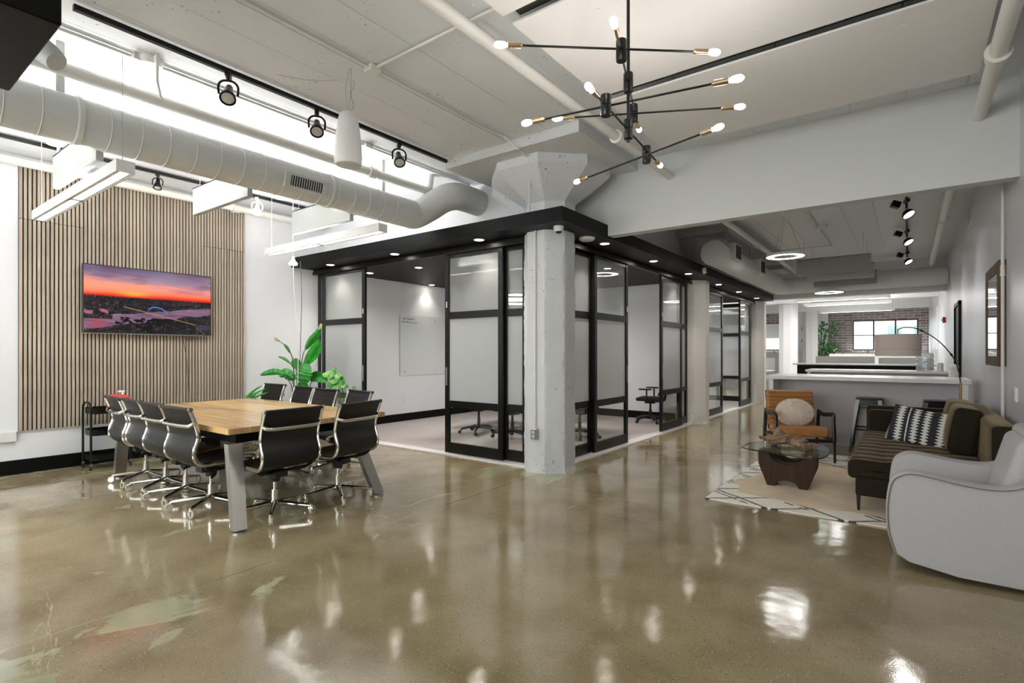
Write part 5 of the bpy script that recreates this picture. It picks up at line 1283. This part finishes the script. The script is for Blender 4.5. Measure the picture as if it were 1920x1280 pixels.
# ------------------------------------------------------------------ SOFA
def sofa():
    x0, x1, y0, y1 = -.42, .70, 5.48, 7.90
    t = thing('velvet_sofa', 'long olive brown velvet sofa against the right wall', 'sofa', ((x0+x1)/2, (y0+y1)/2, .0))
    cx, cy = (x0+x1)/2, (y0+y1)/2
    L = lambda x, y, z: Tr(x-cx, y-cy, z)
    MB().rbox((x1-x0-.06, y1-y0, .15), .02, 2, 4, M=L(cx+.02, cy, .235)).build('base_frame', M_olive, t)
    def tuft(p):
        p = p.copy()
        if p.z > 0:
            nx, ny = .24, .235
            gx = abs(math.sin(PI*p.x/nx)); gy = abs(math.sin(PI*(p.y+.012*gx)/ny))**.5
            p.z += .024*(gy-1)+.012*(gx-1)*(1-gy*.5)
        return p
    MB().rbox((.95, 2.2, .17), .045, 4, 76, M=L(x0+.475-.01, 6.59, .385), fn=tuft).build('seat_cushion', M_olive, t, 60)
    m = MB()
    for k in range(1, 14):
        y = 5.49+k*.155
    MB().rbox((.9, .09, .46), .03, 3, 8, M=L(x0+.46, 7.83, .53)).build('arm_outer', M_olive, t)
    MB().rbox((.86, .13, .40), .05, 4, 8, M=L(x0+.46, 7.735, .52)).build('arm_cushion', M_olive, t)
    MB().rbox((.17, y1-y0-.06, .52), .04, 3, 8, M=L(.60, cy-.02, .575)).build('backrest', M_olive, t)
    def puff(p): 
        p = p.copy(); p.x += (.03 if p.x < 0 else -.0)*-(1-min(1, abs(p.y)/.36)**2)*(1-min(1, abs(p.z)/.24)**2); return p
    for yy in (6.63, 7.32):
        MB().rbox((.20, .68, .44), .05, 4, 10, M=L(.415, yy, .675) @ Ry(.16), fn=puff).build('back_cushion', M_olive, t)
    for x, y in ((x0+.07, y0+.08), (x0+.07, y1-.1), (x1-.1, y0+.08), (x1-.1, y1-.1)):
        MB().tube([(x-cx, y-cy, .165), (x-cx, y-cy, .0)], [.024, .012], 4).build('leg', M_blackmetal, t, 0)
    for (z, r) in ((.455, .005),):
        MB().tube([(x0-cx-.012, y0-cy+.03, .448), (x0-cx-.012, 7.66-cy, .448)], .004, 6).build('piping', M_olive, t)
sofa()
# patterned pillow
def pillow():
    t = thing('lumbar_pillow', 'black and white feather patterned pillow on the velvet sofa', 'pillow', (.10, 6.95, .625))
    w, h, th = .56, .40, .13
    me = MB()
    Mx = Rz(math.radians(-14)) @ Rx(math.radians(66)) @ Rz(-.16)
    nu, nv = 160, 100
    def side(sg):
        def fn(u, v):
            x = u*2-1; y = v*2-1; k = ((1-x*x)*(1-y*y))**.42; pin = 1-.07*(1-abs(y))*abs(x)**3-.0; pin2 = 1-.09*(1-abs(x))*abs(y)**3
            return Vector((x*w/2*pin, y*h/2*pin2, sg*th/2*k))
        return fn
    me.grid(side(1), nu, nv, M=Mx); me.grid(side(-1), 24, 16, M=Mx)
    o = me.build('pillow_body', None, t, 70)
    m = mat('feather_print', S(48,47,52), .9, bump=.1, bscale=200); nt = m.node_tree; L = nt.links; p = nt.nodes['Principled BSDF']
    a = node(m, 'ShaderNodeVertexColor'); a.layer_name = 'print'; L.new(a.outputs[0], p.inputs['Base Color'])
    o.data.materials.append(m)
    n = len(o.data.vertices); co = np.zeros(n*3); o.data.vertices.foreach_get('co', co); co = co.reshape(-1, 3)
    inv = np.array(Mx.inverted())[:3, :3]; lc = co @ inv.T
    U = lc[:, 0]/(w/2); V = lc[:, 1]/(h/2)
    d = np.full((n,), 0.0)
    U2 = U+.05*np.sin(V*1.5)
    for c0, hw in ((-.62, .155), (-.12, .14), (.22, .14), (.68, .155)):
        tt = ((V*6.5-np.abs(U2-c0)*4.0) % 1); wv = hw*(.15+.95*(1-tt)); d = np.maximum(d, (np.abs(U2-c0) < wv*.9).astype(float))
    d = np.maximum(d, ((np.abs(U2+.36) < .02)).astype(float)); d = np.maximum(d, (np.abs(U2+.98) < .04).astype(float)*((V*20 % 1) > .5))
    white = np.array(S(222,220,214)); dark = np.array(S(46,45,52)); col = dark[None]*(1-d[:, None])+white[None]*d[:, None]
    at_ = o.data.color_attributes.new('print', 'FLOAT_COLOR', 'POINT'); at_.data.foreach_set('color', col.astype(np.float32).ravel())
pillow()

# ------------------------------------------------------------------ GREY ARMCHAIR
def grey_chair():
    x0, x1, y0, y1 = -.115, .68, 4.24, 5.20
    cx, cy = (x0+x1)/2, (y0+y1)/2
    t = thing('grey_armchair', 'light grey linen armchair with dark piping in the right foreground', 'armchair', (cx, cy, 0))
    # side profile in (x,z): swooping arm; rises into the back on the right
    prof = [(-.02, .10), (-.055, .22), (-.065, .36), (-.055, .50), (-.03, .585), (.03, .63), (.09, .638), (.18, .628), (.30, .608), (.42, .598), (.52, .605), (.60, .635), (.66, .70), (.70, .77), (.73, .82)]
    top = smoothpath([(x, 0, z) for x, z in prof], 6)
    X = np.array([p.x for p in top]); Z = np.array([p.z for p in top])
    def arm(ya, yb, name, bow):
        # outer panel between y: use ring of profile points + bottom, extruded with rounded thickness
        bot = [(.75, .03), (.6, .025), (.3, .03), (.05, .06)]
        poly = [(p.x, p.z) for p in top]+[(.765, .7), (.765, .3)]+bot
        n = len(poly); c = (.4, .3); V = []; F = []
        lay = [(0, .965), (.12, .99), (.3, 1.0), (.7, 1.0), (.88, .99), (1, .965)]
        for f, s in lay:
            for (x, z) in poly:
                y = ya+(yb-ya)*f
                bz = bow*(math.sin(PI*max(0, min(1, (x+.06)/.9))))
                V.append((x0+.06+c[0]+(x-c[0])*s-cx, y+bz-cy, max(.02, c[1]+(z-c[1])*s)))
        for k in range(len(lay)-1):
            for i in range(n): F.append((k*n+i, k*n+(i+1) % n, (k+1)*n+(i+1) % n, (k+1)*n+i))
        F += [tuple(range(n))[::-1], tuple((len(lay)-1)*n+i for i in range(n))]
        m = MB(); m._add(V, F); o = m.build(name, M_greyfab, t, 50)
        pts = [(x0+.06+c[0]+(p.x-c[0])*.972-cx, (ya if bow <= 0 else yb)+bow*math.sin(PI*max(0, min(1, (p.x+.06)/.9)))-cy-.003*(1 if bow <= 0 else -1), c[1]+(p.z-c[1])*.972) for p in top]
        MB().tube(pts, .0045, 6).build('piping', M_cream, o)
    arm(y0, y0+.16, 'near_arm', -.05); arm(y1-.16, y1, 'far_arm', .02)
    MB().rbox((.6, y1-y0-.30, .16), .05, 4, 8, M=Tr(.29+x0-cx+.08, 0, .38)).build('seat_cushion', M_greyfab, t)
    MB().rbox((.62, y1-y0-.24, .26), .05, 3, 6, M=Tr(.30+x0-cx+.05, 0, .17)).build('base', M_greyfab, t)
    MB().rbox((.11, y1-y0-.08, .82), .05, 4, 8, M=Tr(.63-cx, 0, .50) @ Ry(.03)).build('backrest', M_greyfab, t)
    MB().rbox((.15, y1-y0-.34, .44), .06, 4, 8, M=Tr(.56-cx, 0, .65) @ Ry(.26)).build('back_cushion', M_greyfab, t)
    MB().lathe([(0, 0), (.3, 0), (.3, .03), (0, .035)], 36, c=(.0, 0, 0)).build('swivel_base', M_blackplastic, t)
grey_chair()

# ------------------------------------------------------------------ ARC LAMP
def arc_lamp():
    base = Vector((.50, 8.28, 0)); t = thing('arc_floor_lamp', 'arc floor lamp with a mauve drum shade over the bar', 'floor lamp', base)
    MB().lathe([(0, 0), (.16, 0), (.16, .03), (.02, .04), (0, .04)], 36).build('base', M_blackmetal, t)
    MB().cyl((0, 0, .04), (0, 0, 1.05), .011, n=12).build('lower_pole', mat('antique_brass_pole', S(150,126,74), .35, metal=.8), t)
    pts = [(0, 0, 1.0), (-.012, -.01, 1.15), (-.06, -.05, 1.32), (-.16, -.13, 1.48), (-.28, -.24, 1.6), (-.42, -.36, 1.685), (-.53, -.46, 1.70), (-.60, -.53, 1.675)]
    P = smoothpath(pts, 6); MB().tube(P, .006, 8).build('arc_arm', M_blackmetal, t)
    for i in (14, 28): MB().cyl(P[i]-(P[i+1]-P[i])*.5, P[i]+(P[i+1]-P[i])*.5, .011, n=10).build('joint', M_blackmetal, t)
    e = P[-1]
    MB().cyl((e.x, e.y, e.z), (e.x, e.y, 1.6), .005, n=8).lathe([(.0, 1.6), (.02, 1.6), (.02, 1.54), (0, 1.53)], 12, c=(e.x, e.y, 0)).build('lamp_holder', M_blackmetal, t)
    R = .22
    MB().lathe([(R-.004, 1.365), (R, 1.36), (R+.004, 1.42), (R-.0, 1.43), (R+.006, 1.435), (R+.006, 1.61), (R+.002, 1.615), (R-.004, 1.61), (R-.004, 1.365)], 48, c=(e.x, e.y, 0)).build('lamp_shade', M_shade, t)
    for k in range(3): a = k*2*PI/3; MB().cyl((e.x, e.y, 1.595), (e.x+R*math.cos(a), e.y+R*math.sin(a), 1.6), .002, n=5).build('shade_spoke', M_blackmetal, t)
arc_lamp()

# ------------------------------------------------------------------ RIGHT WALL ITEMS
def mirror():
    t = thing('wall_mirror', 'rectangular mirror in a thick reclaimed wood frame on the right wall', 'mirror', (XR, 6.7, 1.27))
    d = .055; w = 1.05; h = 1.0; f = .12
    MB().box((-d, 0, 0), (0, f, h), bev=.004, seg=1).build('frame_side', M_shell, t, 0); MB().box((-d, w-f, 0), (0, w, h), bev=.004, seg=1).build('frame_side', M_shell, t, 0)
    MB().box((-d, f, 0), (-.002, w-f, f*.8), bev=.004, seg=1).build('frame_rail', M_shell, t, 0); MB().box((-d, f, h-f*.9), (-.002, w-f, h), bev=.004, seg=1).build('frame_rail', M_shell, t, 0)
    MB().box((-.049, f, f*.8), (-.04, w-f, h-f*.9)).build('mirror_glass', M_mirror, t, 0)
mirror()
t = thing('fire_alarm', 'small red fire alarm on the right wall', 'fire alarm', (XR, 16.7, 2.2))
MB().box((-.06, -.07, -.07), (0, .07, .07), bev=.008, seg=1).build('alarm_box', M_red, t, 0); MB().lathe([(0, 0), (.04, 0), (.03, .02), (0, .025)], 16, M=Tr(-.06, 0, 0) @ Ry(-PI/2)).build('strobe', M_white, t)
dr = thing('door_8', 'black framed doorway in the right wall', 'door', (XR, 11.9, 0)); dr['kind'] = 'structure'
MB().box((-.04, 0, 0), (0, .07, 2.3)).box((-.04, 1.1, 0), (0, 1.17, 2.3)).box((-.04, 0, 2.23), (0, 1.17, 2.3)).build('door_frame', M_black, dr, 0); MB().box((-.015, .07, 0), (-.002, 1.1, 2.23)).build('door_leaf', M_black, dr, 0)
t = thing('wall_vent', 'white louvred air vent high on the right wall beyond the bulkhead', 'vent', (XR, 9.9, 3.25))
MB().box((-.015, 0, 0), (0, .6, .3), bev=.003, seg=1).build('vent_frame', M_white, t, 0)
for i in range(9): MB().box((-.02, .03, .03+i*.028), (-.012, .57, .04+i*.028)).build('louvre', M_steel, t, 0)
t = thing('notice_frame', 'narrow white framed board on the far right wall', 'frame', (XR, 20.5, 1.5))
MB().box((-.03, 0, 0), (0, 1.0, 1.3), bev=.004, seg=1).build('frame', M_white, t, 0); MB().box((-.032, .06, .06), (-.03, .94, 1.24)).build('board', M_wallgrey, t, 0)
t = thing('wall_speaker', 'small white round spotlight on the bulkhead at the far right', 'spotlight', (.35, 17.2, 3.4))
MB().lathe([(0, -.07), (.07, -.06), (.08, .0), (.06, .08), (0, .09)], 20, M=Rx(.6)).cyl((0, 0, .05), (0, 0, .28), .01, n=8).build('lamp_head', M_white, t)
# far plants
def fig(label, x, y, z, s, n, seed):
    t = thing('potted_plant', label, 'plant', (x, y, z)); rnd = random.Random(seed)
    MB().lathe([(0, 0), (.1*s, 0), (.13*s, .22*s), (.12*s, .22*s), (0, .2*s)], 18).build('pot', M_pot, t)
    for _ in range(n):
        a = rnd.random()*2*PI; r = rnd.uniform(.1, .42)*s; hh = rnd.uniform(.5, 1.5)*s; p = Vector((math.cos(a)*r, math.sin(a)*r, hh))
        if _ % 4 == 0: MB().tube([(0, 0, .2*s), (p.x*.3, p.y*.3, hh*.6), p], .006*s, 5).build('stem', M_stem, t)
        q = p+Vector((rnd.uniform(-.1, .1), rnd.uniform(-.1, .1), rnd.uniform(-.12, .08)))*s
        leaf_mesh([p, (p+q)/2+Vector((0, 0, .02)), q], .06*s, side=(rnd.uniform(-1, 1), rnd.uniform(-1, 1), .3), parent=t)
fig('tall leafy potted tree in front of the far brick wall', -3.2, 28.0, 0, 1.9, 170, 3)
fig('small plant on the sill of the far brick wall window', -1.5, 29.55, 1.40, .35, 16, 5)
fig('small green plant on the sill of the far left window', -5.45, 29.55, 1.40, .35, 14, 6)
t = thing('window_ledge', 'white radiator ledge below the far windows', 'ledge', (-3.7, 29.35, 0))
MB().box((-4.4, 0, 0), (4.4, .48, 1.36)).build('cabinet', M_wall, t, 0)
MB().box((-4.4, -.02, 1.36), (4.4, .48, 1.40)).build('ledge_top', M_quartz, t, 0)
